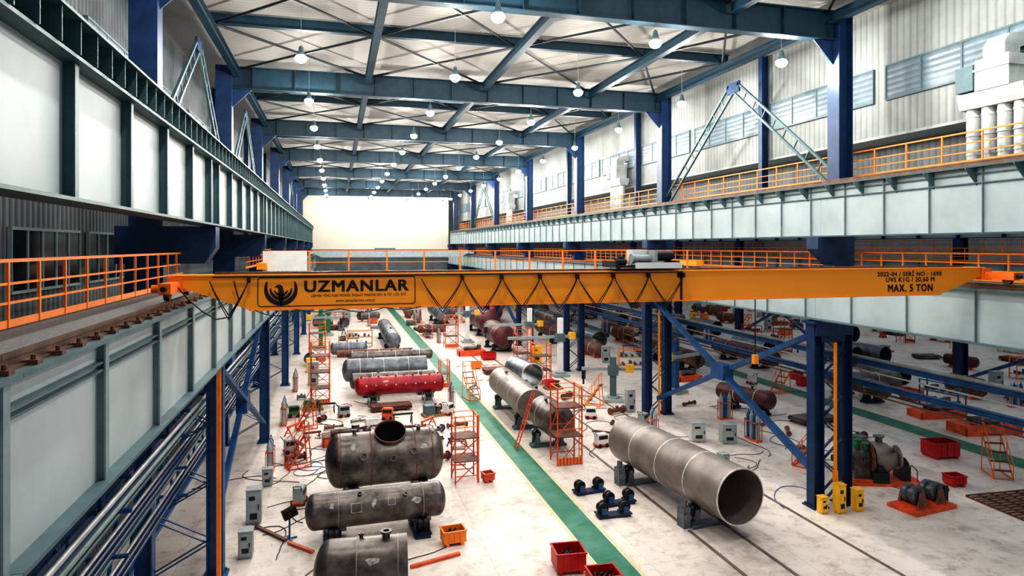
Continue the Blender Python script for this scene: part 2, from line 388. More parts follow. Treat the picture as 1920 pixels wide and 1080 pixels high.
def walk(x0,x1,z,y0,y1,label):
    mb=MB().box(x0,x1,y0,y1,z-.05,z); mb.box(x0,x0+.04,y0,y1,z-.16,z-.05).box(x1-.04,x1,y0,y1,z-.16,z-.05)
    solo('grating_walkway',mb,M['grate'],label,'walkway')
walk(-4.45,-3.35,8.66,4,21.0,'grey steel grating walkway beside the crane rail')
walk(18.95,20.0,12.38,7,106,'grey grating walkway on the upper runway')
walk(17.74,19.1,8.72,7,21.0,'grey grating walkway on the lower runway')
for k in range(0,6): walk(18.95,19.1,8.72,21.8+SP*k,21.2+SP*(k+1),'grey grating walkway on the lower runway')
PS=[(-3.95,5.6,.07,'blue'),(-4.12,5.75,.05,'grey'),(-4.3,5.5,.09,'stiff3'),(-4.5,5.7,.06,'stiff2'),(-4.7,5.45,.08,'navy'),(-4.9,5.65,.05,'duct'),(-3.95,4.9,.05,'stiff2'),(-4.2,4.8,.08,'blue'),(-4.5,4.85,.05,'navy'),(-4.1,6.1,.05,'dark'),(-4.3,6.2,.06,'blue'),(-3.85,5.25,.05,'duct'),(-3.85,6.35,.04,'grey'),(-4.4,5.2,.06,'blue')]
for i in range(12): PS.append((-4.0-.14*(i%6),4.15-.75*(i//6)-.05*(i%3),(.04,.06,.05)[i%3],('navy','grey','blue','stiff3','duct','navy')[(i*5)%6]))
for i,(x,z,r,m) in enumerate(PS):
    solo('service_pipe',MB().cyl((0,0,0),(0,98,0),r,seg=10),M[m],'long horizontal service pipe between the wall columns','pipe',loc=(x,8,z),group='service pipes')
hg=MB().box(-.85,.55,-.04,.04,-.04,.04).box(-.03,.03,-.03,.03,.04,1.85).box(-.85,.55,-.04,.04,.62,.70).box(-.55,.5,-.04,.04,-.9,-.84).box(-.55,.5,-.04,.04,-1.65,-1.58).box(-.57,-.53,-.03,.03,-1.65,0)
h0=None
for i in range(18):
    p=(-4.35,9+i*5.3,4.72)
    if h0 is None: h0=solo('pipe_hanger',hg,M['blue'],'blue steel hanger carrying service pipes','hanger',loc=p,group='pipe hangers')
    else: dup(h0,p)
lt=MB()
for i in range(9):
    a,b=((0,i*1.5,0),(0,i*1.5+1.5,2.8)) if i%2==0 else ((0,i*1.5,2.8),(0,i*1.5+1.5,0))
    lt.beam(a,b,.07,.09,up=(1,0,0))
lt.box(-.06,.06,0,13.5,-.07,.07).box(-.06,.06,0,13.5,2.73,2.87)
l0=None
for k in range(-1,5):
    for z in (.07,3.1):
        p=(-5.9,YC[0]+SP*k+.3,z)
        if l0 is None: l0=solo('lattice_girder',lt,M['blue'],'blue steel lattice frame along the side wall','lattice frame',loc=p,group='wall-side lattice frames')
        else: dup(l0,p)
def xbrace(label,x,y0,y1,z0,z1,w,mt,plate=True):
    parts=[('diagonal',MB().beam((0,0,0),(0,y1-y0,z1-z0),w*.7,w,up=(1,0,0)),mt),
           ('diagonal',MB().beam((w*.72,0,z1-z0),(w*.72,y1-y0,0),w*.7,w,up=(1,0,0)),mt)]
    if plate: parts.append(('gusset',MB().beam((-.04+w*.36,(y1-y0)/2-.55,(z1-z0)/2),(-.04+w*.36,(y1-y0)/2+.55,(z1-z0)/2),w*2.0,.7),mt))
    return thing('cross_brace',label,'brace',(x,y0,z0),parts,group='blue cross braces')
xbrace('large blue steel cross brace between two columns',17.9,YC[0]+.3,YC[1]-.3,1.0,6.6,.28,M['blue'])
xbrace('large blue steel cross brace between two columns',17.9,YC[3]+.3,YC[4]-.3,1.0,6.6,.28,M['blue'])
xbrace('blue steel cross brace between wall columns',-3.6,YC[0]+.3,YC[1]-.3,1.0,6.2,.2,M['blue'])
xbrace('blue steel cross brace between wall columns',-3.6,YC[3]+.3,YC[4]-.3,1.0,6.2,.2,M['blue'])
xbrace('blue steel cross brace in the far bay',44.9,25.8,39.0,0.1,6.3,.3,M['blue'])
xbrace('blue steel cross brace in the far bay',44.9,53.8,67.3,0.1,6.3,.3,M['blue'])
def ladderbeam(p,q,w,up):
    mb=MB(); p=Vector(p);q=Vector(q);d=(q-p);L=d.length;d.normalize();a=d.cross(Vector(up)).normalized()
    mb.beam(p+a*w/2,q+a*w/2,.10,.10,up).beam(p-a*w/2,q-a*w/2,.10,.10,up)
    n=int(L/.9)
    for i in range(1,n):
        c=p+d*(L*i/n); mb.beam(c-a*w/2,c+a*w/2,.05,.05,up)
    return mb
for x,lab in ((18.6,'between the upper columns'),(-5.2,'against the wall side')):
    for k in (0,4) if x>0 else (0,1,4):
        y0=YC[k]
        mm=M['stiff'] if x>0 else M['stiff3']
        parts=[('diagonal',ladderbeam((0,.4,0),(0,SP/2-.2,5.0),.5,(1,0,0)),mm),
               ('diagonal',ladderbeam((0,SP-.4,0),(0,SP/2+.2,5.0),.5,(1,0,0)),mm),
               ('apex_plate',MB().box(-.05,.05,SP/2-.5,SP/2+.5,4.8,5.3),M['navy'])]
        thing('a_frame_brace','laced steel A-shaped brace '+lab,'brace',(x,y0,12.42 if x>0 else 12.6),parts,group='laced A braces')
for k in range(0,6):
    solo('wall_post',MB().ibeam((0,0,12.0),(0,0,CE),.3,.35,.03,.02,up=(1,0,0)),M['navy'],'slim navy steel post against the ribbed wall','post',loc=(20.25,YC[k]+SP/2,0),group='wall posts')
    solo('wall_post',MB().ibeam((0,0,9.0),(0,0,CE),.3,.35,.03,.02,up=(1,0,0)),M['navy'],'slim navy steel post against the side wall','post',loc=(-6.9,YC[k]+SP/2,0),group='wall posts by the side')
def vent(y,group='ventilation units'):
    pm=MB().cyl((0,0,0),(0,0,1.75),.21,seg=18)
    for z in (.3,.9,1.5): pm.rev((0,0,z),(0,0,1),[(0,.21),(0,.225),(.05,.225),(.05,.21)],18,False,False)
    parts=[('duct_pipe',pm,M['duct'],(0,i*.52,0)) for i in range(4)]
    parts.append(('manifold',MB().prism([(-.26,1.75),(.3,1.75),(.4,2.1),(.4,2.25),(-.35,2.25),(-.35,2.1)],-.3,1.85),M['duct']))
    parts.append(('fan_housing',MB().box(-.4,.4,.1,1.2,2.25,3.2).box(-.44,.44,.06,1.24,2.85,2.92),M['duct']))
    parts.append(('louvre_box',MB().box(-.42,.5,1.25,1.85,2.3,3.1),M['stiff3']))
    parts.append(('inlet_duct',MB().prism([(-.3,3.2),(.3,3.2),(.3,3.45),(.7,3.6),(.7,3.95),(-.1,3.85),(-.3,3.6)],.3,1.0),M['duct']))
    thing('ventilation_unit','pale metal ventilation unit with four vertical duct pipes','ventilation unit',(19.75,y,12.4),parts,group=group)
vent(15.3); vent(44.0); vent(75)
mc=MB().box(-5,18,-.05,.05,9.3,18.15)
for i in range(1,12): mc.box(-5+i*1.92-.015,-5+i*1.92+.015,-.07,-.05,9.3,18.15)
thing('partition_curtain','large white partition curtain closing the end of the hall','curtain',(0,109.3,0),[('sheet',mc,M['curtain']),('head_beam',MB().box(-5,18,-.2,.2,18.15,18.5),M['teal'])])
# ------------------------------------------------------------------ text
def text_mesh(body,w,h,bold=0):
    cu=bpy.data.curves.new('t','FONT'); cu.body=body; cu.align_x='LEFT'; cu.extrude=0; cu.resolution_u=3
    cu.space_character=1.0+bold*4
    o=bpy.data.objects.new('t',cu); COL.objects.link(o)
    bpy.context.view_layer.update()
    dg=bpy.context.evaluated_depsgraph_get()
    me=bpy.data.meshes.new_from_object(o.evaluated_get(dg))
    bpy.data.objects.remove(o)
    V=[tuple(v.co) for v in me.vertices]; F=[list(p.vertices) for p in me.polygons]
    vs=[];fs=[]
    offs=[(0,0)] if not bold else [(dx*bold,dz*bold) for dx in(-1,-.5,0,.5,1) for dz in(-.7,0,.7)]
    for k,(dx,dz) in enumerate(offs):
        n=len(vs); vs+=[(x+dx,y+dz,k*.00004) for x,y,z in V]; fs+=[[i+n for i in f] for f in F]
    xs=[v[0] for v in vs]; ys=[v[1] for v in vs]
    x0,x1,y0,y1=min(xs),max(xs),min(ys),max(ys)
    m=bpy.data.meshes.new('lettering')
    m.from_pydata([((x-x0)/(x1-x0)*w,-z,(y-y0)/(y1-y0)*h) for x,y,z in vs],[],fs); m.update()
    m.materials.append(M['black'])
    bpy.data.meshes.remove(me)
    return m
def arcstrip(mb,cx,cz,r,a0,a1,t,y0,y1,n=14,sgn=1):
    out=[];inn=[]
    for i in range(n+1):
        u=i/n; a=R(a0+(a1-a0)*u); tt=t*math.sin(math.pi*min(1,max(.04,u*.62+.04)))**.6
        out.append((cx+sgn*(r)*math.cos(a),cz+r*1.0*math.sin(a))); inn.append((cx+sgn*(r-tt)*math.cos(a),cz+(r-tt)*math.sin(a)))
    for i in range(n):
        q=[out[i],out[i+1],inn[i+1],inn[i]]
        if sgn<0:q=q[::-1]
        mb.prism(q,y0,y1)
# ------------------------------------------------------------------ main crane
YK=14.6
cp=[]
gird=MB().prism([(-2.98,9.2),(-2.98,8.97),(-1.72,8.5),(15.95,8.5),(17.35,8.97),(17.35,9.2)],0,.42)
cp.append(('box_girder',gird,M['crane']))
cp.append(('top_plate',MBox(-3.15,17.45,-.04,.46,9.2,9.222),M['crane']))
cp.append(('bottom_plate',MB().box(-1.72,15.95,-.03,.45,8.475,8.5),M['crane']))
cp.append(('trolley_rail',MB().box(-2.4,16.9,.16,.26,9.222,9.27),M['rail']))
cp.append(('splice_plate',MB().box(8.08,8.13,-.02,0,8.5,9.2).box(8.0,8.2,-.03,-.005,9.05,9.16),M['black']))
for x,sg in ((-3.1,-1),(17.5,1)):
    cp.append(('end_carriage',MB().box(x-.11,x+.11,-.9,1.3,8.90,9.10).box(x-.14,x+.14,-.08,.5,8.88,9.19),M['crane2']))
    wm=MB().cyl((x-.05,0,8.89),(x+.05,0,8.89),.125,seg=18)
    cp.append(('wheel',wm,M['rail'],(0,-.65,0))); cp.append(('wheel',wm,M['rail'],(0,1.05,0)))
    cp.append(('buffer',MB().cyl((x,-.9,9.0),(x,-1.02,9.0),.05,seg=12),M['black']))
    cp.append(('drive_motor',MB().cyl((x+sg*.11,-.45,8.98),(x+sg*.32,-.45,8.98),.08,seg=14),M['crane2']))
cp.append(('lettering',text_mesh('UZMANLAR',2.17,.245,.032),None,(-.64,-.006,8.84)))
cp.append(('lettering',text_mesh('UZMAK VİNÇ ELEKTRONİK İNŞAAT MAKİNE SAN. & TİC. LTD. ŞTİ.',1.98,.085,.012),None,(-.5,-.006,8.725)))
cp.append(('lettering',text_mesh('www.uzmanlarvinc.com.tr',.82,.06,.008),None,(0.0,-.006,8.625)))
cp.append(('lettering',text_mesh('2022-04 / SERİ NO : 1690',2.12,.16,.026),None,(13.86,-.006,9.0)))
cp.append(('lettering',text_mesh('UVS K1G / 20,60 M',1.6,.145,.026),None,(14.14,-.006,8.83)))
cp.append(('lettering',text_mesh('MAX. 5 TON',1.48,.20,.038),None,(14.2,-.006,8.585)))
fr=MB(); x0,x1,z0,z1,t,rr=-1.56,1.68,8.55,9.16,.018,.07
fr.box(x0+rr,x1-rr,-.006,-.001,z0,z0+t).box(x0+rr,x1-rr,-.006,-.001,z1-t,z1).box(x0,x0+t,-.006,-.001,z0+rr,z1-rr).box(x1-t,x1,-.006,-.001,z0+rr,z1-rr)
for cx,cz,a in ((x0+rr,z0+rr,180),(x1-rr,z0+rr,270),(x1-rr,z1-rr,0),(x0+rr,z1-rr,90)):
    for i in range(4):
        a0=R(a+i*22.5);a1=R(a+i*22.5+22.5)
        fr.prism([(cx+rr*math.cos(a0),cz+rr*math.sin(a0)),(cx+rr*math.cos(a1),cz+rr*math.sin(a1)),(cx+(rr-t)*math.cos(a1),cz+(rr-t)*math.sin(a1)),(cx+(rr-t)*math.cos(a0),cz+(rr-t)*math.sin(a0))],-.006,-.001)
cp.append(('frame_line',fr,M['black']))
em=MB(); cx,cz=-1.1,8.90
for sg in (1,-1):
    arcstrip(em,cx,cz,.33,32,-90,.095,-.007,-.001,sgn=sg)
    arcstrip(em,cx,cz,.22,10,-90,.065,-.007,-.001,sgn=sg)
    arcstrip(em,cx,cz,.14,-5,-90,.055,-.007,-.001,sgn=sg)
em.prism([(cx,cz-.33),(cx+.05,cz-.2),(cx+.055,cz-.02),(cx+.03,cz+.07),(cx-.02,cz+.11),(cx-.07,cz+.10),(cx-.13,cz+.05),(cx-.06,cz+.045),(cx-.05,cz-.04),(cx-.05,cz-.2)],-.007,-.001)
cp.append(('emblem',em,M['black']))
def loop(a,b,low,top=9.1):
    pts=[];n=12
    for j in range(n+1):
        u=j/n; s=1-abs(2*u-1)
        pts.append((a+(b-a)*u,-.10-.03*math.sin(u*math.pi),top-(top-low)*(s**.85)))
    cp.append(('festoon_cable',MB().tube(pts,.012,5),M['black']))
    pts2=[(x,y-.02,z-.03*math.sin(math.pi*j/n)-.05*(1-abs(2*j/n-1))) for j,(x,y,z) in enumerate(pts)]
    cp.append(('festoon_cable',MB().tube(pts2,.010,5),M['black']))
    cp.append(('cable_trolley',MB().box(b-.03,b+.03,-.13,-.01,9.06,9.16),M['black']))
loop(-2.45,-1.72,8.40)
pk=[1.8+.90*i for i in range(8)]
for i,(a,b) in enumerate(zip(pk[:-1],pk[1:])): loop(a,b,8.44-.06*(i%2))
for a,b,d in ((-1.6,-.8,.12),(-.8,.1,.06),(.1,1.0,.09),(1.0,1.8,.05)):
    cp.append(('festoon_cable',MB().tube([(a+(b-a)*j/8,-.06,8.49-d*math.sin(math.pi*j/8)) for j in range(9)],.011,5),M['black']))
cp.append(('supply_cable',MB().tube([(-3.0,-.3,9.0),(-2.8,-.3,8.75),(-2.55,-.25,8.5),(-2.3,-.2,8.34),(-2.05,-.15,8.38),(-1.9,-.1,8.7),(-2.0,-.1,9.1)],.015,6),M['black']))
cp.append(('cable_track',MB().box(-2.4,8.1,-.09,-.06,9.165,9.19),M['black']))
cp.append(('pendant_cable',MB().cyl((10.3,.2,8.5),(10.3,.2,7.05),.014,seg=6),M['black'])); cp.append(('pendant_box',MB().box(10.24,10.36,.14,.26,6.82,7.05),M['crane']))
thing('bridge_crane','orange-yellow overhead bridge crane with tapered box girder and black lettering','crane',(0,YK,0),cp)
wh=MB().cyl((0,-.04,0),(0,.04,0),.1,seg=16)
hp=[('frame',MB().box(6.3,8.05,-.2,.6,9.30,9.36).box(6.3,6.36,-.2,.6,9.36,9.46).box(7.9,7.96,-.2,.6,9.36,9.46),M['dark']),
 ('wheel',wh,M['black'],(6.55,.21,9.37)),('wheel',wh,M['black'],(7.85,.21,9.37)),
 ('rope_drum',MB().rev((6.85,.15,9.50),(1,0,0),[(0,.13),(.03,.13),(.03,.10)]+sum([[(.05+.035*i,.105),(.068+.035*i,.09)] for i in range(12)],[])+[(.48,.10),(.48,.13),(.51,.13)],20),M['grey']),
 ('motor',MB().cyl((7.42,.0,9.58),(7.8,.0,9.58),.13,seg=18).cyl((7.8,.0,9.58),(7.86,.0,9.58),.10,seg=18),M['black']),
 ('gearbox',MB().box(7.34,7.42,-.12,.3,9.36,9.70),M['grey']),
 ('control_box',MB().box(6.95,7.35,.3,.6,9.46,9.72),M['white']),('control_box',MB().box(7.5,8.0,.3,.6,9.40,9.66),M['white']),
 ('side_plate',MB().box(6.8,8.0,-.24,-.2,9.28,9.42),M['white']),
 ('small_motor',MB().cyl((6.35,-.1,9.44),(6.6,-.1,9.44),.08,seg=14).box(6.4,6.55,-.15,-.05,9.5,9.56),M['black'])]
thing('hoist_trolley','black and grey electric hoist trolley standing on the crane girder','hoist',(0,YK,0),hp)
c2=[('box_girder',MB().prism([(-2.9,8.55),(-2.9,8.3),(-1.8,7.7),(16.2,7.7),(17.2,8.3),(17.2,8.55)],0,.6),M['crane']),
    ('walk_plate',MB().box(-2.8,17.2,-.9,0,8.5,8.55),M['grate']),
    ('end_carriage',MB().box(-3.2,-2.8,-1.4,1.8,8.83,9.1),M['crane']),('end_carriage',MB().box(17.25,17.7,-1.4,1.8,8.83,9.1),M['crane']),
    ('handrail',MB().box(-2.8,17.2,-.92,-.88,9.58,9.62),M['orange']),('mid_rail',MB().box(-2.8,17.2,-.91,-.89,9.1,9.13),M['orange']),
    ('sign_panel',MB().box(-3.0,-1.2,-.95,-.92,8.75,9.6),M['white'])]
pm=MB().box(-.035,.035,-.93,-.87,8.55,9.6)
for i in range(13): c2.append(('post',pm,M['orange'],(-2.75+i*1.65,0,0)))
thing('bridge_crane','orange-yellow bridge crane with a railed walkway and a white panel','crane',(0,31,0),c2)
gb=MB().prism([(-2.9,9.3),(-2.9,9.0),(-1.8,8.4),(16.2,8.4),(17.2,9.0),(17.2,9.3)],0,.6)
c3=[('box_girder',gb,M['grey']),('box_girder',gb,M['grey'],(0,2,0)),
    ('end_carriage',MB().box(-3.3,-2.8,-1.4,3.8,8.83,9.1),M['grey']),('end_carriage',MB().box(17.25,17.7,-1.4,3.8,8.83,9.1),M['grey']),
    ('hoist',MB().box(5,7.5,0,2.5,9.3,9.6),M['stiff3'])]
thing('bridge_crane','grey double-girder bridge crane near the end of the hall','crane',(0,88,0),c3)
# ------------------------------------------------------------------ vessels
def domeprof(L,r,h0,h1):
    pr=[]
    if h0=='dome':
        for i in range(0,9):
            a=math.pi/2*i/8; pr.append((-L/2-.5*r*math.cos(a)+.0,r*math.sin(a)))
    elif h0=='flat': pr+=[(-L/2,0),(-L/2,r)]
    else: pr+=[(-L/2+.6,0),(-L/2+.6,r-.05),(-L/2,r-.05),(-L/2,r)]
    if h1=='dome':
        for i in range(8,-1,-1):
            a=math.pi/2*i/8; pr.append((L/2+.5*r*math.cos(a),r*math.sin(a)))
    elif h1=='flat': pr+=[(L/2,r),(L/2,0)]
    else: pr+=[(L/2,r),(L/2,r-.05),(L/2-.6,r-.05),(L/2-.6,0)]
    return pr
def nozzle(x,ang,r,rn,h):
    d=Vector((0,math.sin(ang),math.cos(ang)))
    p=Vector((x,0,0))+d*(r-.03)
    return MB().rev(p,d,[(0,rn),(h,rn),(h,rn*1.5),(h+.05,rn*1.5),(h+.05,rn*.85),(h-.02,rn*.85)],18)
def patch(x,ang,r,w,h,zc,t=.02):
    mb=MB()
    def q(x0,x1,a0,a1):
        rr=r+.004; P=lambda X,A:(X,rr*math.sin(A),zc+rr*math.cos(A))
        mb.add([P(x0,a0),P(x1,a0),P(x1,a1),P(x0,a1)],[[0,3,2,1]])
    da=h/r; dt=t/r
    q(x,x+w,ang,ang+dt); q(x,x+w,ang+da-dt,ang+da)
    n=3
    for i in range(n):
        a0=ang+da*i/n;a1=ang+da*(i+1)/n
        q(x,x+t,a0,a1); q(x+w-t,x+w,a0,a1)
    return ('chalk_mark',mb,M['chalk'])
def smear(x,ang,r,w,h,zc,seed,mt='chalk'):
    rnd=random.Random(seed); mb=MB(); n=10; rr=r+.006
    pts=[]
    for i in range(n):
        a=2*math.pi*i/n; k=rnd.uniform(.45,1); X=x+w*k*math.cos(a); A=ang+h/r*k*math.sin(a); pts.append((X,rr*math.sin(A),zc+rr*math.cos(A)))
    c=(x,(rr+.004)*math.sin(ang),zc+(rr+.004)*math.cos(ang))
    mb.add([c]+pts,[[0,1+i,1+(i+1)%n] for i in range(n)])
    return ('paint_smear',mb,M[mt])
def vessel(name,label,cat,loc,rz,L,r,zc,mt,h0='dome',h1='dome',welds=(),noz=(),extra=(),wm='lsteel',group=None):
    parts=[('shell',MB().rev((0,0,zc),(1,0,0),domeprof(L,r,h0,h1),40,False,False),mt)]
    for w in welds: parts.append(('weld_seam',MB().rev((w,0,zc),(1,0,0),[(-.022,r),(-.015,r+.012),(.015,r+.012),(.022,r)],40,False,False),M[wm]))
    for n in noz: parts.append(('nozzle',nozzle(*n),mt,(0,0,zc)))
    parts+=list(extra)
    return thing(name,label,cat,loc,parts,rz,group)
def roll(loc,rz,r,zc,mt='rubber',w=.5,motor=True,label='dark turning roller stand supporting a round vessel',drive=False):
    rw=.2; a=R(36); yy=(r+rw)*math.sin(a); zz=zc-(r+rw)*math.cos(a)
    zz=max(zz,rw+.04)
    parts=[('base_frame',MB().box(-w/2,w/2,-yy-.3,yy+.3,0,.1).box(-w/2-.05,w/2+.05,-yy-.25,-yy+.25,.1,.14).box(-w/2-.05,w/2+.05,yy-.25,yy+.25,.1,.14),M[mt])]
    wm=MB().rev((-w/2+.08,0,0),(1,0,0),[(0,.05),(0,rw*.8),(.02,rw),(.13,rw),(.15,rw*.8),(.19,rw*.8),(.21,rw),(.32,rw),(.34,rw*.8),(.34,.05)],20)
    bm=MB()
    for s in(-w/2,w/2-.03): bm.add([(s,-.16,.1),(s,.16,.1),(s,.08,zz+.08),(s,-.08,zz+.08),(s+.03,-.16,.1),(s+.03,.16,.1),(s+.03,.08,zz+.08),(s+.03,-.08,zz+.08)],[[0,1,2,3],[7,6,5,4],[0,4,5,1],[1,5,6,2],[2,6,7,3],[3,7,4,0]])
    bm.box(-w/2,w/2,-.15,.15,.1,.13)
    for y in (-yy,yy):
        parts.append(('roller',wm,M['black'],(0,y,zz))); parts.append(('bracket',bm,M[mt],(0,y,0)))
    if motor: parts.append(('motor',MB().cyl((w/2,yy,zz),(w/2+.3,yy,zz),.12,seg=14).box(w/2+.02,w/2+.22,yy-.1,yy+.1,.14,zz),M['grey']))
    if drive:
        parts.append(('drive_box',MB().box(-.2,.2,yy+.28,yy+.56,.05,.75).cyl((0,yy+.42,.75),(0,yy+.42,1.0),.11,seg=14).cyl((-.3,yy+.42,.45),(-.2,yy+.42,.45),.12,seg=14),M['steel3']))
        parts.append(('drive_plate',MB().box(-.24,.24,yy+.24,yy+.6,0,.05).box(-.1,.1,yy+.25,yy+.27,.05,.6),M['white']))
    return thing('turning_roll',label,'roller stand',loc,parts,rz,group='turning roller stands')
ang=math.atan2(26.6-19.4,12.2-12.96)
px,py=12.58,23.0
def along(t,a=ang,cx=px,cy=py): return (cx+t*math.cos(a),cy+t*math.sin(a),0)
parts=[('shell',MB().rev((0,0,1.5),(1,0,0),[(-3.6,.95),(3.6,.95),(3.6,.915),(-3.6,.915),(-3.6,.95)],56,False,False),M['steel2'])]
for w in (-1.7,0.1,1.95): parts.append(('weld_seam',MB().rev((w,0,1.5),(1,0,0),[(-.03,.95),(-.02,.958),(.02,.958),(.03,.95)],56,False,False),M['lsteel']))
parts.append(('weld_seam',MB().rev((-3.58,0,1.5),(1,0,0),[(-.03,.913),(-.03,.955),(.005,.955)],56,False,False),M['lsteel']))
thing('steel_pipe_section','huge open-ended grey steel cylinder with pale weld seams, resting on rollers','pipe section',(px,py,0),parts,ang)
roll(along(-2.0),ang,.95,1.5,'steel3',.45,label='grey turning roller stand under the huge open pipe',drive=True)
roll(along(2.4),ang,.95,1.5,'steel3',.45,label='grey turning roller stand under the huge open pipe',drive=True)
vessel('pressure_vessel','short dull steel vessel with a small top nozzle','vessel',(.85,18.1,0),R(-4),2.0,.85,1.2,M['steel'],'dome','flat',(-.3,.75),[(.45,.0,.85,.1,.15),(-.2,.15,.85,.05,.08)],[smear(.1,-.9,.85,.3,.12,1.2,3)],wm='steel2')
roll((.2,18.1,0),R(-4),.85,1.2); roll((1.5,18.2,0),R(-4),.85,1.2)
vessel('pressure_vessel','long dark mill-steel vessel with chalked square patches','vessel',(1.35,23.0,0),R(3),4.1,.58,1.05,M['steel'],'dome','dome',(-1.3,1.5),[(-.6,-.5,.58,.05,.06),(.9,-.8,.58,.05,.06)],
   [patch(-.9,-1.5,.58,.35,.3,1.05),smear(-.15,-1.1,.58,.12,.16,1.05,1),patch(.3,-1.3,.58,.25,.28,1.05),smear(1.25,-1.2,.58,.2,.12,1.05,5),smear(-1.5,-1.0,.58,.1,.14,1.05,8)],wm='steel2')
roll((-.1,22.95,0),R(3),.58,1.05); roll((2.8,23.1,0),R(3),.58,1.05)
td=Vector((0,-.55,1)).normalized()
P0=Vector((.15,-.15,2.15))
cone=MB().rev(P0,td,[(0,.50),(.44,.62),(.47,.62),(.47,.585),(.36,.575)],36,False,False)
core=MB().cyl(P0+td*.35,P0+td*.372,.578,seg=36)  # black disc plugging the manway, its colour stands in for shade in the hollow
vessel('pressure_vessel','large dark steel boiler drum with a wide open manway on top','vessel',(1.9,26.9,0),R(2),3.6,1.02,1.45,M['steel'],'dome','dome',(-1.75,-.6,1.1,1.75),
   [(-1.2,.05,1.02,.07,.12),(1.3,-.1,1.02,.08,.15),(-.9,-1.2,1.02,.11,.04),(.2,-1.35,1.02,.09,.03),(1.0,-1.15,1.02,.10,.04)],[('manway_rim',cone,M['rust']),('manway_shade_disc',core,M['hollow_shade']),smear(-1.3,-.8,1.02,.14,.2,1.45,12),smear(1.4,-1.0,1.02,.18,.12,1.45,14)],wm='rust')
roll((.6,26.85,0),R(2),1.02,1.45,'rust'); roll((3.3,26.95,0),R(2),1.02,1.45,'rust')
noz=[(-2.4+i*.53,-.15+.3*(i%2),.55,.045,.08) for i in range(10)]
vessel('pressure_vessel','long deep red painted vessel with rows of small nozzles','vessel',(3.9,42.2,0),R(1),5.0,.56,1.15,M['redv'],'dome','dome',(-1.5,.4,1.8),noz,
   [smear(-.9,-.9,.56,.3,.09,1.15,4)]+[smear(-2.1+i*.6,-1.35,.56,.07,.07,1.15,40+i,'lsteel') for i in range(8)],wm='redv')
roll((2.2,42.1,0),R(1),.56,1.15,'grey'); roll((5.6,42.2,0),R(1),.56,1.15,'grey')
vessel('pressure_vessel','long grey-blue steel drum with weld seams','vessel',(3.5,47.4,0),R(1),5.4,.78,1.25,M['steel3'],'dome','flat',(-1.9,-.3,1.4),[(-1,0,.78,.06,.1)],wm='lsteel')
roll((1.6,47.4,0),R(1),.78,1.25); roll((5.4,47.4,0),R(1),.78,1.25)
vessel('pressure_vessel','dark steel drum behind the red vessel','vessel',(3.7,44.8,0),R(1),5.2,.5,1.0,M['steel'],'dome','dome',(-1.4,.2,1.6),[(-1,0,.5,.05,.1)])
roll((2.0,44.8,0),R(1),.5,1.0); roll((5.5,44.8,0),R(1),.5,1.0)
vessel('pressure_vessel','slim brown-grey pipe vessel with nozzles','vessel',(4.3,54,0),R(1),6.2,.4,1.1,M['steel'],'dome','dome',(-1.9,.3,2.2),[(-2,0,.4,.05,.08),(0,0,.4,.05,.08),(1.5,0,.4,.05,.08)])
roll((2.2,54,0),R(1),.4,1.1); roll((6.0,54,0),R(1),.4,1.1)
vessel('pressure_vessel','slim dark pipe lying on stands','vessel',(3.2,57,0),R(1),6.2,.3,.9,M['rust'],'flat','flat',(-1.9,.3,2.2))
roll((1.2,57,0),R(1),.3,.9); roll((5.0,57,0),R(1),.3,.9)
vessel('pressure_vessel','grey-blue vessel pointing down the hall','vessel',(5.1,68,0),R(90),12,.7,1.2,M['steel3'],'dome','dome',(-4,0,4),[(-3,0,.7,.07,.1)])
roll((5.1,63.5,0),R(90),.7,1.2); roll((5.1,72,0),R(90),.7,1.2)
vessel('pressure_vessel','long brown-grey steel column vessel in joined shells','vessel',(10.0,37.0,0),R(90),6.8,.82,1.45,M['steel2'],'flat','dome',(-3.3,-1.2,1.3,3.2),[(1.5,.2,.82,.08,.12),(-1,-.4,.82,.06,.1)],[smear(.3,.6,.82,.5,.2,1.45,2)])
vessel('pressure_vessel','short dark steel vessel end with domed head on rollers','vessel',(10.25,31.3,0),R(92),2.2,.80,1.42,M['steel'],'dome','flat',(.2,.95),[(0,.3,.8,.06,.12)])
for y in(31.3,34.6,39.2): roll((10.1,y,0),R(90),.82,1.45,'stiff3')
pp=[('shell',MB().rev((0,0,1.5),(1,0,0),[(-1.6,.75),(1.6,.75),(1.6,.71),(-1.6,.71),(-1.6,.75)],40,False,False),M['steel3']),
    ('rim',MB().rev((-1.58,0,1.5),(1,0,0),[(-.03,.71),(-.03,.77),(.03,.77),(.03,.71)],40,False,False),M['lsteel'])]
thing('steel_pipe_section','short open grey steel cylinder held on a roller stand','pipe section',(12.1,42.8,0),pp,R(96))
roll((12.1,42.0,0),R(96),.75,1.5)
for (x,y,L,r,m,lab) in ((15.0,62,5,1.05,'brown','dark brown-red vessel on stands near the column line'),(16.0,74,8,1.2,'brown','dark brown-red vessel on stands near the column line'),(19.8,86,6,.9,'redv','bright red vessel on stands beyond the columns'),
   (27,50,8,.6,'rust','long rust-brown vessel on stands in the neighbouring bay'),(33,49,8,.6,'brown','long brown pipe in the neighbouring bay'),(12.9,86,7,1.0,'steel3','grey steel vessel near the hall end'),(21.6,66,7,.7,'brown','brown steel vessel beyond the columns'),(24.3,76,8,.9,'steel','dark steel vessel in the neighbouring bay'),(33.6,66,9,.8,'steel3','grey-blue steel vessel in the neighbouring bay'),(32.6,36,4.5,.5,'steel','dark steel pipe vessel beside the green walkway'),(33.4,87,8,.9,'brown','brown vessel in the neighbouring bay')):
    vessel('pressure_vessel',lab,'vessel',(x,y,0),R(90),L,r,r+.45,M[m],'dome','dome',(-L/4,L/4),())
    roll((x,y-L*.28,0),R(90),r,r+.45); roll((x,y+L*.28,0),R(90),r,r+.45)
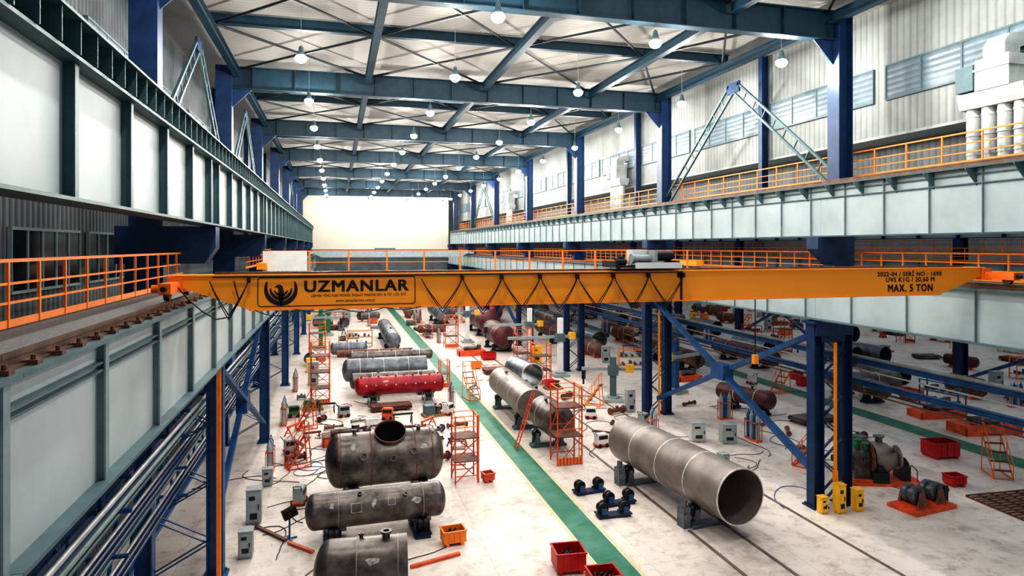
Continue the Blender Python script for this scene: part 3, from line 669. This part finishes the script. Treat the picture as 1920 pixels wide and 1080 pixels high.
vessel('pressure_vessel','dark purple-brown vessel with domed head beyond the columns','vessel',(23.4,34.6,0),R(108),3.4,.5,1.0,M['brown'],'dome','dome',(-.9,.5),[(-.5,0,.5,.06,.1),(.6,.2,.5,.06,.1)])
roll((23.7,33.6,0),R(108),.5,1.0); roll((23.1,35.7,0),R(108),.5,1.0)
for (x,y,r,rz) in ((43,47,.75,100),(40.8,47.5,.75,96),(39.5,66,.8,95),(37,67,.7,95),(50,58,.9,90),(24,61.0,.8,92),(33.2,76,.8,90),(38.5,40,.6,80),(36.6,53,.7,95),(27.6,90,.9,90)):
    thing('steel_pipe_section','open dark steel pipe section lying on the shop floor','pipe section',(x,y,0),[('shell',MB().pipe((-2.2,0,r+.15),(2.2,0,r+.15),r,.05,28),M['steel3']),('chock',MB().box(-1.6,-1.4,-r*.6,r*.6,0,.22),M['ored']),('chock',MB().box(1.4,1.6,-r*.6,r*.6,0,.22),M['ored'])],R(rz),group='open pipe sections')
# ------------------------------------------------------------------ equipment builders
def tower(loc,w,d,h,lv=2,rz=0,label='orange steel scaffold tower with ladder and railed platform',cage=True,mt='ored'):
    parts=[]; pm=MB().box(-.028,.028,-.028,.028,0,h+.9)
    for x in(0,w):
        for y in(0,d): parts.append(('post',pm,M[mt],(x,y,0)))
    for i in range(1,lv+1):
        z=h*i/lv
        parts.append(('platform',MB().box(-.05,w+.05,-.05,d+.05,z-.05,z),M['rust']))
    gr=MB()
    for z in (h+.45,h+.9): gr.box(0,w,-.02,.02,z-.03,z).box(0,w,d-.02,d+.02,z-.03,z).box(-.02,.02,0,d,z-.03,z).box(w-.02,w+.02,0,d,z-.03,z)
    parts.append(('guardrail',gr,M['orange']))
    br=MB()
    for i in range(lv):
        z0=h*i/lv;z1=h*(i+1)/lv-.06
        br.beam((0,0,z0+.05),(w,0,z1),.03,.035).beam((0,d,z1),(w,d,z0+.05),.03,.035).beam((0,0,z1),(0,d,z0+.05),.03,.035)
        br.box(0,w,-.02,.02,z0+.3,z0+.33).box(0,w,d-.02,d+.02,z0+.3,z0+.33)
    parts.append(('brace',br,M[mt]))
    ld=MB().box(w+.05,w+.08,.1,.14,0,h+.9).box(w+.05,w+.08,.5,.54,0,h+.9)
    for i in range(int((h+.7)/.3)): ld.box(w+.05,w+.08,.14,.5,.25+i*.3,.28+i*.3)
    parts.append(('ladder',ld,M['orange']))
    if cage: parts.append(('toe_sheet',MB().box(0,w,-.05,-.03,.05,.35),M['hatch']))
    return thing('scaffold_tower',label,'scaffold',loc,parts,rz,group='orange scaffold towers')
tower((9.55,28.2,0),1.15,1.0,2.6,2,label='tall orange scaffold tower beside the long vessel')
tower((4.75,27.1,0),.95,.9,1.9,2,label='orange-red scaffold tower beside the boiler drum',cage=False)
tower((-1.5,42.9,0),1.1,1.2,3.0,3,label='tall narrow orange scaffold tower')
tower((7.0,45.8,0),.6,.8,1.0,1,label='low orange access platform behind the red vessel')
tower((13.6,45.2,0),1.2,1.0,2.0,2); tower((-2.2,59,0),1.3,1.3,2.4,2); tower((14.2,52,0),1.2,1.2,2.2,2)
def stairs(loc,h,run,w,rz=0,label='small orange mobile access stairs with handrails',mt='orange'):
    n=max(3,int(h/.28)); parts=[]
    sb=MB()
    for y in (0,w): sb.beam((0,y,.05),(run,y,h),.03,.08,up=(0,0,1)).beam((run,y,h),(run+.1,y,.05),.03,.05,up=(1,0,0)).box(0,run+.12,y-.02,y+.02,.0,.06)
    sb.box(0,.04,0,w,.01,.05).box(run-.02,run+.02,0,w,h-.03,h)
    parts.append(('stringer',sb,M[mt]))
    tm=MB().box(-.1,.1,0,w,-.015,.015)
    for i in range(1,n+1): parts.append(('tread',tm,M['rust'],(run*i/n,0,h*i/n)))
    hb=MB()
    for y in (0,w):
        hb.beam((0,y,.05+.6),(run,y,h+.7),.03,.03).beam((0,y,.05),(0,y,.65),.03,.03).beam((run,y,h),(run,y,h+.7),.03,.03).beam((run/2,y,h/2),(run/2,y,h/2+.65),.03,.03)
    hb.box(run-.015,run+.015,0,w,h+.68,h+.71)
    parts.append(('handrail',hb,M[mt]))
    return thing('access_stairs',label,'stairs',loc,parts,rz,group='mobile access stairs')
stairs((-2.0,30.6,0),1.3,.9,.6,R(20),mt='ored'); stairs((8.9,41.6,0),1.6,1.3,.7,R(100)); stairs((27.4,21.6,0),1.6,1.2,.7,R(60),'orange A-shaped mobile access stairs by the walkway')
stairs((5.6,29.4,0),1.2,.9,.6,R(80),mt='ored'); stairs((-1.9,37,0),1.4,.9,.6,R(20),mt='ored'); stairs((14.8,38.5,0),1.3,.9,.6,R(-40)); stairs((19.7,25.6,0),1.2,.9,.6,R(-60),'red mobile access stairs next to the positioner','ored')
ld=MB()
for y in(0,.4): ld.beam((0,y,0),(.9,y,2.7),.03,.06)
for i in range(1,9): ld.beam((.1*i,0,.3*i),(.1*i,.4,.3*i),.025,.025)
solo('leaning_ladder',ld,M['ored'],'orange-red ladder leaning on the long vessel','ladder',loc=(8.4,30.9,0))
def bin_(loc,w,d,h,rz=0,mt='red',label='red steel bin filled with scrap',fill=True,group='steel bins'):
    b=MB(); t=.03
    b.box(0,w,0,d,.1,.13).box(0,w,0,t,.13,h).box(0,w,d-t,d,.13,h).box(0,t,t,d-t,.13,h).box(w-t,w,t,d-t,.13,h)
    rim=MB().box(-.03,w+.03,-.03,t,h,h+.04).box(-.03,w+.03,d-t,d+.03,h,h+.04).box(-.03,t,t,d-t,h,h+.04).box(w-t,w+.03,t,d-t,h,h+.04)
    for i in range(1,4): rim.box(w*i/4-.02,w*i/4+.02,-.025,0,.13,h)
    ft=MB().box(0,.1,0,d,0,.1)
    parts=[('tub',b,M[mt]),('rim',rim,M[mt]),('skid',ft,M[mt],(.08,0,0)),('skid',ft,M[mt],(w-.18,0,0))]
    if fill:
        sc=MB()
        for i in range(26):
            x=random.uniform(.1,w-.2);y=random.uniform(.1,d-.2);z=random.uniform(.14,h*.75)
            sc.beam((x,y,z),(min(w-.07,x+random.uniform(-.04,.2)),min(d-.07,y+random.uniform(-.04,.15)),z+random.uniform(.02,.15)),.05,.04)
        sc.box(t+.01,w-t-.01,t+.01,d-t-.01,.13,h*.45)
        parts.append(('scrap',sc,M['scrap']))
    return thing('steel_bin',label,'bin',loc,parts,rz,group=group)
bin_((6.35,18.8,0),.9,.8,.6,R(-5)); bin_((6.95,17.4,0),.85,.75,.5,R(-3))
bin_((3.4,21.5,0),.75,.55,.45,R(5),'orange','orange steel cart bin beside the vessels'); bin_((5.95,26.9,0),.45,.45,.35,R(10),'ored','small red-orange steel bin')
bin_((26.6,24.6,0),1.3,.9,.7,R(-5)); bin_((24.2,21.6,0),.65,.55,.4,R(-8)); bin_((31.4,39.8,0),.7,.6,.5); bin_((32.5,42,0),.8,.6,.5)
bin_((12.2,56,0),1.2,.9,.6); bin_((10.5,52.2,0),.8,.6,.5,0,'orange','orange steel bin with scrap'); bin_((1.6,36.9,0),.8,.6,.4,R(8),'white','pale steel bin standing empty',fill=False)
def cabinet(loc,w,d,h,rz=0,mt='grey',label='grey electrical control cabinet'):
    parts=[('body',MB().box(0,w,0,d,.06,h).box(.04,w-.04,.04,d-.04,0,.06),M[mt]),
     ('door',MB().box(.03,w-.03,-.02,0,.12,h-.05),M[mt]),('handle',MB().box(w-.1,w-.07,-.045,-.02,h*.45,h*.6),M['black']),
     ('vent_panel',MB().box(w*.25,w*.75,-.026,-.02,.2,.2+h*.18),M['dark']),('display',MB().box(w*.2,w*.6,-.026,-.02,h*.72,h*.84),M['dark']),
     ('top_plate',MB().box(-.02,w+.02,-.02,d+.02,h,h+.03),M[mt])]
    return thing('control_cabinet',label,'cabinet',loc,parts,rz,group='control cabinets')
cabinet((-3.05,25.0,0),.5,.45,1.2,mt='grey',label='grey control cabinet beside the wall column'); cabinet((-2.9,28.8,0),.4,.35,.7,mt='grey',label='small grey control cabinet'); cabinet((-2.95,22.3,0),.42,.4,.85,mt='grey')
cabinet((17.2,29.9,0),.7,.6,.95,R(-12),mt='duct',label='pale metal cabinet between the columns'); cabinet((18.5,29.2,0),.7,.6,.95,R(-12),mt='grey',label='grey metal cabinet between the columns')
cabinet((17.75,20.5,0),.34,.3,1.05,mt='yellow',label='yellow electrical box at the column foot'); cabinet((18.55,20.5,0),.32,.3,.8,mt='yellow',label='yellow electrical box at the column foot')
cabinet((17.15,20.65,0),.28,.26,.6,mt='yellow',label='small yellow box at the column foot')
cabinet((16.0,54.0,0),.9,.6,1.3,mt='yellow',label='yellow upright machine control cabinet'); cabinet((16.6,36.2,0),.5,.4,1.3,mt='grey'); cabinet((16.2,25.6,0),.4,.35,.75,R(10),mt='grey',label='grey welding power source near the pipe')
def welder(loc,rz=0,mt='white',label='small wheeled welding machine'):
    parts=[('body',MB().box(0,.6,0,.38,.16,.62).box(.05,.55,.03,.35,.62,.66),M[mt]),('front_panel',MB().box(.05,.55,-.015,0,.4,.58),M['black']),
     ('handle',MB().tube([(0,.05,.6),(-.15,.05,.8),(-.15,.33,.8),(0,.33,.6)],.018,6),M['black']),('tray',MB().box(-.05,.65,-.03,.41,.1,.16),M['ored'])]
    wm=MB().cyl((0,-.06,.1),(0,-.02,.1),.1,seg=14)
    for x in(.1,.5):
        for y in(0,.48): parts.append(('wheel',wm,M['black'],(x,y,0)))
    return thing('welding_machine',label,'welding machine',loc,parts,rz,group='welding machines')
welder((12.3,30.2,0),R(10)); welder((13.7,35.5,0),R(-20)); welder((15.3,28.4,0),R(30),'ored','small orange-red wheeled welding machine'); welder((-2.3,33,0),R(15),'grey'); welder((-1.2,26.3,0),R(80),'grey')
welder((-2.6,40,0),R(5),'green','small green wheeled welding machine'); welder((16.2,33.2,0),R(40),'grey'); welder((.2,39.3,0),R(15),'grey'); welder((2.5,38.2,0),R(-15),'ored','small orange-red wheeled welding machine'); welder((6.3,38.2,0),R(50))
def loose(loc,rz):
    parts=[('base_frame',MB().box(-.6,.6,-.22,.22,0,.1).box(-.65,-.25,-.25,.25,.1,.14).box(.25,.65,-.25,.25,.1,.14),M['rubber'])]
    wm=MB().rev((0,-.16,.34),(0,1,0),[(0,.05),(0,.15),(.03,.2),(.12,.2),(.14,.15),(.18,.15),(.2,.2),(.29,.2),(.32,.15),(.32,.05)],20)
    bk=MB().box(-.1,.1,-.24,-.2,.14,.38).box(-.1,.1,.2,.24,.14,.38).box(-.1,.1,-.24,.24,.14,.16)
    for x in(-.42,.42): parts.append(('roller',wm,M['black'],(x,0,0))); parts.append(('bracket',bk,M['blue'],(x,0,0)))
    thing('turning_roll','unused dark blue roller stand on the open floor','roller stand',loc,parts,rz,group='unused roller stands')
loose((9.75,24.9,0),R(8)); loose((9.75,22.5,0),R(-2)); loose((10.4,23.5,0),R(5))
parts=[('base_plate',MB().box(-1.4,1.5,-.8,.8,0,.12).box(-1.2,-.3,-.7,.7,.12,.2),M['ored']),('headstock',MB().box(-1.15,-.55,-.5,.5,.12,1.3).box(-1.25,-.9,-.35,.35,.5,1.1),M['steel']),('tailstock',MB().box(.75,1.1,-.4,.4,.12,.75).prism([(.7,.75),(1.15,.75),(1.0,1.0),(.85,1.0)],-.2,.2),M['dark']),
 ('chuck',MB().rev((-.52,0,.95),(1,0,0),[(0,.2),(.03,.72),(.12,.72),(.12,.55),(.2,.5)],30),M['rust']),
 ('workpiece',MB().rev((-.30,0,.95),(1,0,0),[(0,.60),(.12,.66),(.4,.66),(.6,.60),(.85,.42),(1.0,.30),(1.0,.46),(1.08,.46),(1.08,.2)],32),M['steel2']),
 ('motor',MB().cyl((-1.75,.1,.85),(-1.25,.1,.85),.2,seg=16).cyl((-1.85,.1,.85),(-1.75,.1,.85),.14,seg=16),M['dark']),
 ('valve',MB().cyl((-.85,0,1.3),(-.85,0,1.65),.10,seg=14).cyl((-.85,-.15,1.6),(-.85,.15,1.6),.1,seg=12).cyl((-.85,0,1.65),(-.85,0,1.7),.16),M['green']),
 ('valve',MB().cyl((-.65,-.3,1.3),(-.65,-.3,1.6),.07,seg=14).cyl((-.65,-.3,1.6),(-.65,-.3,1.64),.13),M['green']),
 ('flange_stub',MB().cyl((0,0,1.4),(0,0,1.82),.14).cyl((0,0,1.82),(0,0,1.88),.22),M['steel']),
 ('flange_stub',MB().cyl((.3,-.35,1.3),(.4,-.62,1.5),.1).cyl((.4,-.62,1.5),(.42,-.66,1.54),.16),M['steel']),
 ('gearbox',MB().box(-.5,.1,-.78,-.45,.12,.55).cyl((-.2,-.62,.55),(-.2,-.62,.8),.13),M['dark']),
 ('hose',MB().tube([(-.8,-.45,.9),(-.9,-.65,1.1),(-.5,-.7,1.1),(-.3,-.65,.9),(-.4,-.65,.5)],.022,8),M['black']),
 ('hose',MB().tube([(.9,-.3,.6),(1.1,-.5,.8),(1.3,-.5,.6),(1.35,-.4,.1)],.022,8),M['rust'])]
thing('welding_positioner','welding positioner holding round flanged steel workpiece on orange base','positioner',(22.0,23.1,0),parts,R(-20))
parts=[('base_plate',MB().box(-1.1,1.1,-.6,.6,0,.14).box(-.9,.9,-.4,.4,.14,.22),M['ored'])]
wr=MB().rev((0,-.28,.58),(0,1,0),[(0,.08),(0,.30),(.05,.34),(.2,.34),(.24,.26),(.32,.26),(.36,.34),(.51,.34),(.56,.30),(.56,.08)],24)
bk=MB().add([(-.25,-.42,.2),(.25,-.42,.2),(.1,-.42,.72),(-.1,-.42,.72),(-.25,-.34,.2),(.25,-.34,.2),(.1,-.34,.72),(-.1,-.34,.72)],[[3,2,1,0],[4,5,6,7],[0,1,5,4],[1,2,6,5],[2,3,7,6],[3,0,4,7]])
for x in(-.5,.5):
    parts+=[('roller',wr,M['steel3'],(x,0,0)),('bracket',bk,M['rust'],(x,0,0)),('bracket',bk,M['rust'],(x,.76,0))]
parts+=[('motor',MB().cyl((-.1,-.1,.36),(-.1,.45,.36),.14,seg=14).box(-.2,0,0,.3,.2,.3),M['black']),('gearbox',MB().box(.85,1.05,-.3,.3,.14,.75).cyl((1.05,0,.5),(1.35,0,.5),.14,seg=14),M['dark'])]
thing('roller_machine','orange-based machine with two dark steel rollers','roller machine',(21.3,20.3,0),parts,R(8))
gm=MB()
for i in range(12): gm.box(0,4.2,i*.22,i*.22+.08,.05,.09)
for i in range(8): gm.box(i*.59,i*.59+.07,0,2.5,0,.05)
solo('floor_grating',gm,M['rust'],'rust-red steel grating laid flat on the floor','grating',loc=(23.7,18.2,0),rz=R(-3))
def platform(loc,w,d,h,rz=0,mt='ored'):
    parts=[('deck',MB().box(0,w,0,d,h-.08,h),M[mt]),('frame',MB().box(0,w,0,.06,0,h-.08).box(0,w,d-.06,d,0,h-.08).box(0,.06,0,d,0,h-.08).box(w-.06,w,0,d,0,h-.08),M['ored']),
      ('loaded_pipe',MB().cyl((w*.2,d*.3,h+.15),(w*.7,d*.35,h+.15),.15),M['steel']),('loaded_block',MB().box(w*.3,w*.6,d*.55,d*.8,h,h+.25),M['steel']),('loaded_drum',MB().cyl((w*.8,d*.5,h),(w*.8,d*.5,h+.4),.2),M['steel'])]
    thing('steel_platform','low orange steel platform loaded with parts','platform',loc,parts,rz,group='low steel platforms')
platform((31.4,27.2,0),3.2,1.4,.5,R(-8)); platform((32.0,30.5,0),2.8,1.2,.4,R(-8)); platform((24,43.4,0),1.8,1.3,.4); platform((10.6,58.5,0),2.4,1.3,.5); platform((-.6,33.6,0),2.0,1.0,.5,R(5),'rust')
def boom(loc,rz,h,L,mt='white',label='pale welding column with a horizontal boom'):
    parts=[('base',MB().box(-.6,.6,-.6,.6,0,.2).cyl((0,0,.2),(0,0,.35),.4,seg=20),M['grey']),
     ('mast',MB().box(-.18,.18,-.18,.18,.35,h).box(.18,.22,-.08,.08,.35,h),M[mt]),
     ('carriage',MB().box(-.3,.35,-.3,.3,h*.6,h*.6+.6),M['stiff3']),
     ('boom_arm',MB().box(-.9,L,-.42,-.25,h*.6+.2,h*.6+.40),M['grey']),
     ('welding_head',MB().box(L-.25,L,-.46,-.22,h*.6-.35,h*.6+.2).cyl((L-.12,-.34,h*.6-.7),(L-.12,-.34,h*.6-.35),.06),M['black']),
     ('counter_box',MB().box(-1.3,-.8,-.5,-.15,h*.6+.1,h*.6+.6),M['yellow'])]
    thing('welding_boom',label,'welding boom',loc,parts,rz,group='column and boom welders')
boom((16.4,47.8,0),R(180),4.4,4.0); boom((17.0,39.2,0),R(160),2.8,2.0,'stiff3','grey-green welding column with a horizontal boom'); boom((16.4,56.0,0),R(180),4.4,4.0); boom((-1.4,66,0),R(0),4.6,2.0,'green','green welding column with a horizontal boom'); boom((-.8,76,0),0,4.0,3.5,'green','green welding column with a horizontal boom'); boom((13.0,67,0),R(180),4.4,1.2)
boom((22.0,40.4,0),R(20),3.6,2.0,'blue','blue welding column with a horizontal boom'); boom((36,44,0),R(200),4.0,2.0,'white')
parts=[('post',MB().cyl((0,0,0),(0,0,.8),.03).box(-.25,.25,-.03,.03,0,.04).box(-.03,.03,-.25,.25,0,.04),M['blue']),('housing',MB().beam((-.22,0,.8),(.22,0,.95),.22,.3),M['black'])]
thing('control_stand','small blue control stand with a tilted black box','control stand',(-1.5,23.5,0),parts,R(20))
def bar(a,b,mt,label):
    solo('cable_guard',MB().beam((a[0],a[1],.05),(b[0],b[1],.05),.12,.08),M[mt],label,'cable guard',group='floor cable guards')
bar((-2.8,24.9),(-1.6,23.3),'rust','rusty cable guard strip lying on the floor'); bar((-1.5,23.1),(-.7,22.2),'ored','orange-red cable guard strip lying on the floor'); bar((2.2,20.4),(3.8,20.9),'ored','orange-red steel bar lying on the floor'); bar((13.2,33),(16,30.8),'rust','rusty bar lying on the floor')
def hose(x,y,n,seed,r=.015,step=.3,a0=0):
    rnd=random.Random(seed); a=a0; pts=[(x,y,.015)]
    da=0
    for i in range(n):
        da=da*.8+rnd.uniform(-.35,.35); a+=da; x+=math.cos(a)*step; y+=math.sin(a)*step; pts.append((x,y,.015))
    solo('floor_hose',MB().tube(pts,r,5),M[rnd.choice(['black','rust','black','dark','blue'])],'thin welding hose snaking across the concrete floor','hose',group='welding hoses on the floor')
rh=random.Random(21)
HS=[(-2.4,24,0),(-1.5,20,1),(-2.6,29,.3),(-2,34,0),(0,31,.2),(2,32,0),(15,24,0),(16,26,.5),(14.5,31,.2),(20,23,.3),(21,25,0),(22,28,1),(-2,38,0),(12.5,33,1),(1.0,21,.2),(-1.8,22,1.2),(16.2,21.5,1.5),(24,26,0),(-2.5,26.5,.8),(-2.2,31.5,.1),(-1,24.8,.2),(14,29,.9),(12,36,.8),(14.2,36.5,.2),(19.5,27,.5),(-1,36,.4)]
for i in range(26): HS.append((rh.uniform(-2.6,3.5),rh.uniform(28.5,42),rh.uniform(0,3)))
for i in range(14): HS.append((rh.uniform(13.8,16.8),rh.uniform(24,44),rh.uniform(0,3)))
for i in range(14): HS.append((rh.uniform(19.8,28),rh.uniform(24,40),rh.uniform(0,3)))
for i,(x,y,a) in enumerate(HS): hose(x,y,12,i,a0=a)
def trestle(loc,rz=0,w=.9,h=.6,mt='ored',label='low orange-red steel trestle'):
    mb=MB().beam((0,0,h),(w,0,h),.1,.1)
    for x in(.08,w-.08):
        mb.beam((x,0,h-.05),(x,-.25,0),.05,.05,up=(1,0,0)).beam((x,0,h-.05),(x,.25,0),.05,.05,up=(1,0,0)).beam((x,-.17,.2),(x,.17,.2),.04,.04)
    return solo('steel_trestle',mb,M[mt],label,'trestle',loc=loc,rz=rz,group='steel trestles')
def spool(loc,rz,L,r,mt,label='short flanged steel pipe spool lying on the floor'):
    mb=MB().rev((0,0,r*1.5),(1,0,0),[(0,r*.8),(0,r*1.5),(.06,r*1.5),(.06,r),(L-.06,r),(L-.06,r*1.5),(L,r*1.5),(L,r*.8),(L-.1,r*.8)],18)
    mb.cyl((L*.5,0,r*1.5),(L*.5,0,r*3.0),r*.5,seg=12).cyl((L*.5,0,r*3.0),(L*.5,0,r*3.2),r*.8,seg=12)
    return solo('pipe_spool',mb,M[mt],label,'pipe spool',loc=loc,rz=rz,group='flanged pipe spools')
def plates(loc,rz,w,d,n,mt='rust'):
    mb=MB()
    for i in range(n): mb.box(random.uniform(0,.1),w+random.uniform(-.1,.1),random.uniform(0,.1),d,.1+i*.05,.14+i*.05)
    mb.box(.2,.3,0,d,0,.1).box(w-.3,w-.2,0,d,0,.1)
    return solo('plate_stack',mb,M[mt],'stack of steel plates on wooden battens','plate stack',loc=loc,rz=rz,group='stacks of steel plates')
def rack(loc,rz=0,mt='orange'):
    w,d,h=2.4,.8,1.6; fr=MB()
    for x in(0,w-.06):
        for y in(0,d-.06): fr.box(x,x+.06,y,y+.06,0,h)
    for z in(.3,.95,1.54): fr.box(0,w,0,.06,z,z+.06).box(0,w,d-.06,d,z,z+.06)
    sh=MB().box(0,w,0,d,0,.02)
    parts=[('frame',fr,M[mt]),('shelf',sh,M['grey'],(0,0,.36)),('shelf',sh,M['grey'],(0,0,1.01))]
    fa=MB().cyl((0,.1,.1),(0,.7,.1),.09,seg=8); fb=MB().box(0,.2,.15,.6,0,.3)
    for i in range(9):
        z=.38 if i%2 else 1.03; x=.12+i*.24
        parts.append(('fitting',fa if i%3 else fb,M['steel'],(x,0,z)))
    return thing('storage_rack','painted steel storage rack with metal fittings','rack',loc,parts,rz,group='storage racks')
def gas(loc,rz,n=4):
    b=MB().rev((0,0,0),(0,0,1),[(0,.11),(1.15,.11),(1.28,.06),(1.32,.03),(1.38,.035),(1.42,.02)],14)
    parts=[('cylinder',b,M['blue' if i%2 else 'grey'],(.14+i*.26,.16,.08)) for i in range(n)]
    w=.28+(n-1)*.26
    fr=MB().box(0,w,0,.32,0,.08)
    for x in(0,w-.03): fr.box(x,x+.03,0,.03,.08,1.0).box(x,x+.03,.29,.32,.08,1.0).box(x,x+.03,0,.32,.95,1.0)
    fr.box(0,w,0,.02,.9,.95).box(0,w,.3,.32,.9,.95)
    parts.append(('cradle',fr,M['ored']))
    return thing('gas_cylinder_cradle','steel cradle holding upright gas cylinders','gas cylinders',loc,parts,rz,group='gas cylinder cradles')
def pallet(loc,rz,mt='stiff3'):
    w,d=1.2,.8; mb=MB()
    for i in range(6): mb.box(i*.21,i*.21+.15,0,d,.1,.13)
    for y in(0,.35,.7): mb.box(0,w,y,y+.1,0,.1)
    parts=[('pallet_base',mb,M['wood']),('crate',MB().box(.1,.65,.1,.7,.13,.65).box(.08,.67,.08,.72,.6,.63),M[mt]),('loaded_flange',MB().rev((.9,.4,.13),(0,0,1),[(0,.22),(.1,.22),(.1,.14),(.35,.12),(.35,.2),(.42,.2),(.42,.08)],18),M['steel'])]
    return thing('loaded_pallet','wooden pallet loaded with a crate and a steel flange','pallet',loc,parts,rz,group='loaded pallets')
rnd=random.Random(3)
for x,y,a in ((0,30.2,0),(1.6,31,.3),(3.2,30.4,.1),(4.5,31.5,1.2),(.6,34.8,.5),(2.6,34.6,0),(4.4,35.5,.9),(5.6,33.4,.2),(-1.6,35.4,.2),(-1.0,40.8,.1),(3,37,.1),(1.0,29.2,.1),(8.7,44,1),(11.8,38.8,1.2),(2.2,30.1,.2),(5.3,32.2,.4),(.2,32.4,.2),(-2.4,36,1)):
    trestle((x,y,0),a,rnd.uniform(.7,1.3),rnd.uniform(.3,.6),rnd.choice(['ored','steel','rust','dark']),'low steel trestle among the fabrication work')
for x,y,a in ((.8,31.8,0),(2.3,32.8,.5),(3.8,32.2,1.3),(5.2,30.4,.3),(1.2,35.6,.2),(3.6,36.2,0),(4.9,34.3,1),(-2.2,31.8,.4),(-.6,36.9,.1),(.3,28.9,.1),(14.6,33.9,1),(15.4,36,.4),(21,27.2,.4),(22.6,29.6,1),(24.9,28,.2),(2.9,31.3,.9),(1.4,33.6,.1),(4.2,30,.5),(-.2,35.2,.3),(5.8,35.6,.2),(13.2,38.3,.3),(14,40.2,.8),(-2.4,44.8,.2),(-.9,38.6,1),(5.4,39.6,.3),(.8,38,.2),(21.5,31.5,.2),(26.4,30,.8),(27.2,33,.1),(20.6,36.8,.4)):
    spool((x,y,0),a,rnd.uniform(.5,1.2),rnd.uniform(.06,.14),rnd.choice(['steel','steel3','rust','brown']))
plates((2.0,39.9,0),.1,2.4,1.0,5); plates((3.5,33.1,0),.05,1.8,1.0,4,'steel'); plates((11.0,49.5,0),0,2.6,1.4,6); plates((24.6,31,0),.1,2.4,1.2,5,'steel')
gas((-2.6,30.2,0),R(90)); gas((-2.6,38.2,0),R(90)); gas((15.9,30.9,0),R(80),3); gas((20.6,29,0),R(90)); gas((7.0,40,0),R(90),3); gas((-2.5,47,0),R(90)); gas((21.0,33.4,0),0,3)
pallet((4.9,38.0,0),R(10)); pallet((13.9,43.2,0),R(5),'red'); pallet((25.8,36.8,0),R(-5),'grey'); pallet((24.2,26.4,0),R(20)); pallet((-1.9,41.3,0),R(5),'green')
def scatter(x0,x1,y0,y1,sx,sy,seed,skip=lambda x,y:False,dens=.85):
    r=random.Random(seed); x=x0
    while x<x1:
        y=y0
        while y<y1:
            if r.random()<dens and not skip(x,y):
                px=x+r.uniform(-.12,.12)*sx; py=y+r.uniform(-.12,.12)*sy; t=r.random(); a=R(r.choice([0,0,90,90,12,-15,100]))
                p=(px,py,0)
                if t<.12: bin_(p,r.uniform(.8,1.3),.8,.6,a,r.choice(['red','ored','orange']),'painted steel bin on the shop floor')
                elif t<.20: cabinet(p,.7,.5,r.uniform(1,1.6),a,r.choice(['grey','yellow','blue','grey']),'upright machine control cabinet')
                elif t<.30: rack(p,a,r.choice(['orange','ored','blue']))
                elif t<.44: spool(p,a,r.uniform(1,2.4),r.uniform(.15,.35),r.choice(['steel','steel3','rust','brown']))
                elif t<.52: plates(p,a,2.0,1.2,r.randint(3,9),r.choice(['rust','steel']))
                elif t<.58: trestle(p,a,1.4,.8,r.choice(['orange','yellow','blue']),'painted steel trestle standing alone')
                elif t<.64: welder(p,a,r.choice(['white','green','ored']))
                elif t<.70: gas(p,a)
                elif t<.77: pallet(p,a,r.choice(['stiff3','red','grey','green']))
                elif t<.90:
                    rr=r.uniform(.35,.65); L=r.uniform(2,3.0)
                    vessel('pressure_vessel','dark steel vessel lying on chocks','vessel',p,a,L,rr,rr+.2,M[r.choice(['steel','steel3','brown','rust'])],'dome',r.choice(['dome','flat']),(0,),(),[('chock',MB().box(-L*.35,-L*.35+.15,-rr*.7,rr*.7,0,.3),M['ored']),('chock',MB().box(L*.35-.15,L*.35,-rr*.7,rr*.7,0,.3),M['ored'])],group='small vessels on chocks')
                elif t<.95: stairs(p,1.4,1.0,.7,a)
                else: tower(p,1.2,1.1,2.2,2,a)
            y+=sy
        x+=sx
scatter(-1.4,6.6,80,106,2.7,3.2,11,dens=.95)
scatter(-2.0,-.5,49,57,2.6,2.6,12)
scatter(1.0,3.0,61,76,2.4,2.8,13)
scatter(9.9,11.6,80,106,2.6,3.2,14,dens=.9)
scatter(15.4,16.0,84,106,2.6,3.2,24,dens=.9)
scatter(10.1,12.0,61,78,2.8,3.2,15,dens=.85)
sk=lambda x,y:(44<y<56 and 24<x<29.5) or(57<y<82 and x<27) or (x<24 and 80<y<92) or (x>25 and 86<y<94) or (x<25 and y<45) or(y<46 and x<27.5)
scatter(21.8,28.9,38,104,3.4,3.6,16,sk,dens=.92)
sk2=lambda x,y:(37<y<43 and x>36) or (43<y<50 and x>35) or (50<y<57 and x<39) or(62<y<71) or (x>42 and 50<y<52)
scatter(36.0,42.8,31,104,3.3,3.6,17,sk2,dens=.92)
scatter(48.5,66,34,104,4.0,4.2,18,lambda x,y:x<54 and 54<y<62,dens=.88)
# ------------------------------------------------------------------ camera, world
cam=bpy.data.cameras.new('camera'); co=bpy.data.objects.new('camera',cam); COL.objects.link(co)
co.location=(0,0,CZ); co.rotation_euler=(R(90),0,R(-14.8)); cam.lens=23.44; cam.sensor_width=36; cam.shift_y=-.0406; cam.clip_end=400; cam.clip_start=.05
S.camera=co
w=bpy.data.worlds.new('world'); S.world=w; w.use_nodes=True
bg=w.node_tree.nodes['Background']; bg.inputs[0].default_value=(.84,.92,1,1); bg.inputs[1].default_value=.68
try:
    S.view_settings.view_transform='Standard'; S.view_settings.look='High Contrast'; S.view_settings.exposure=-.78
except Exception as e: print(e)
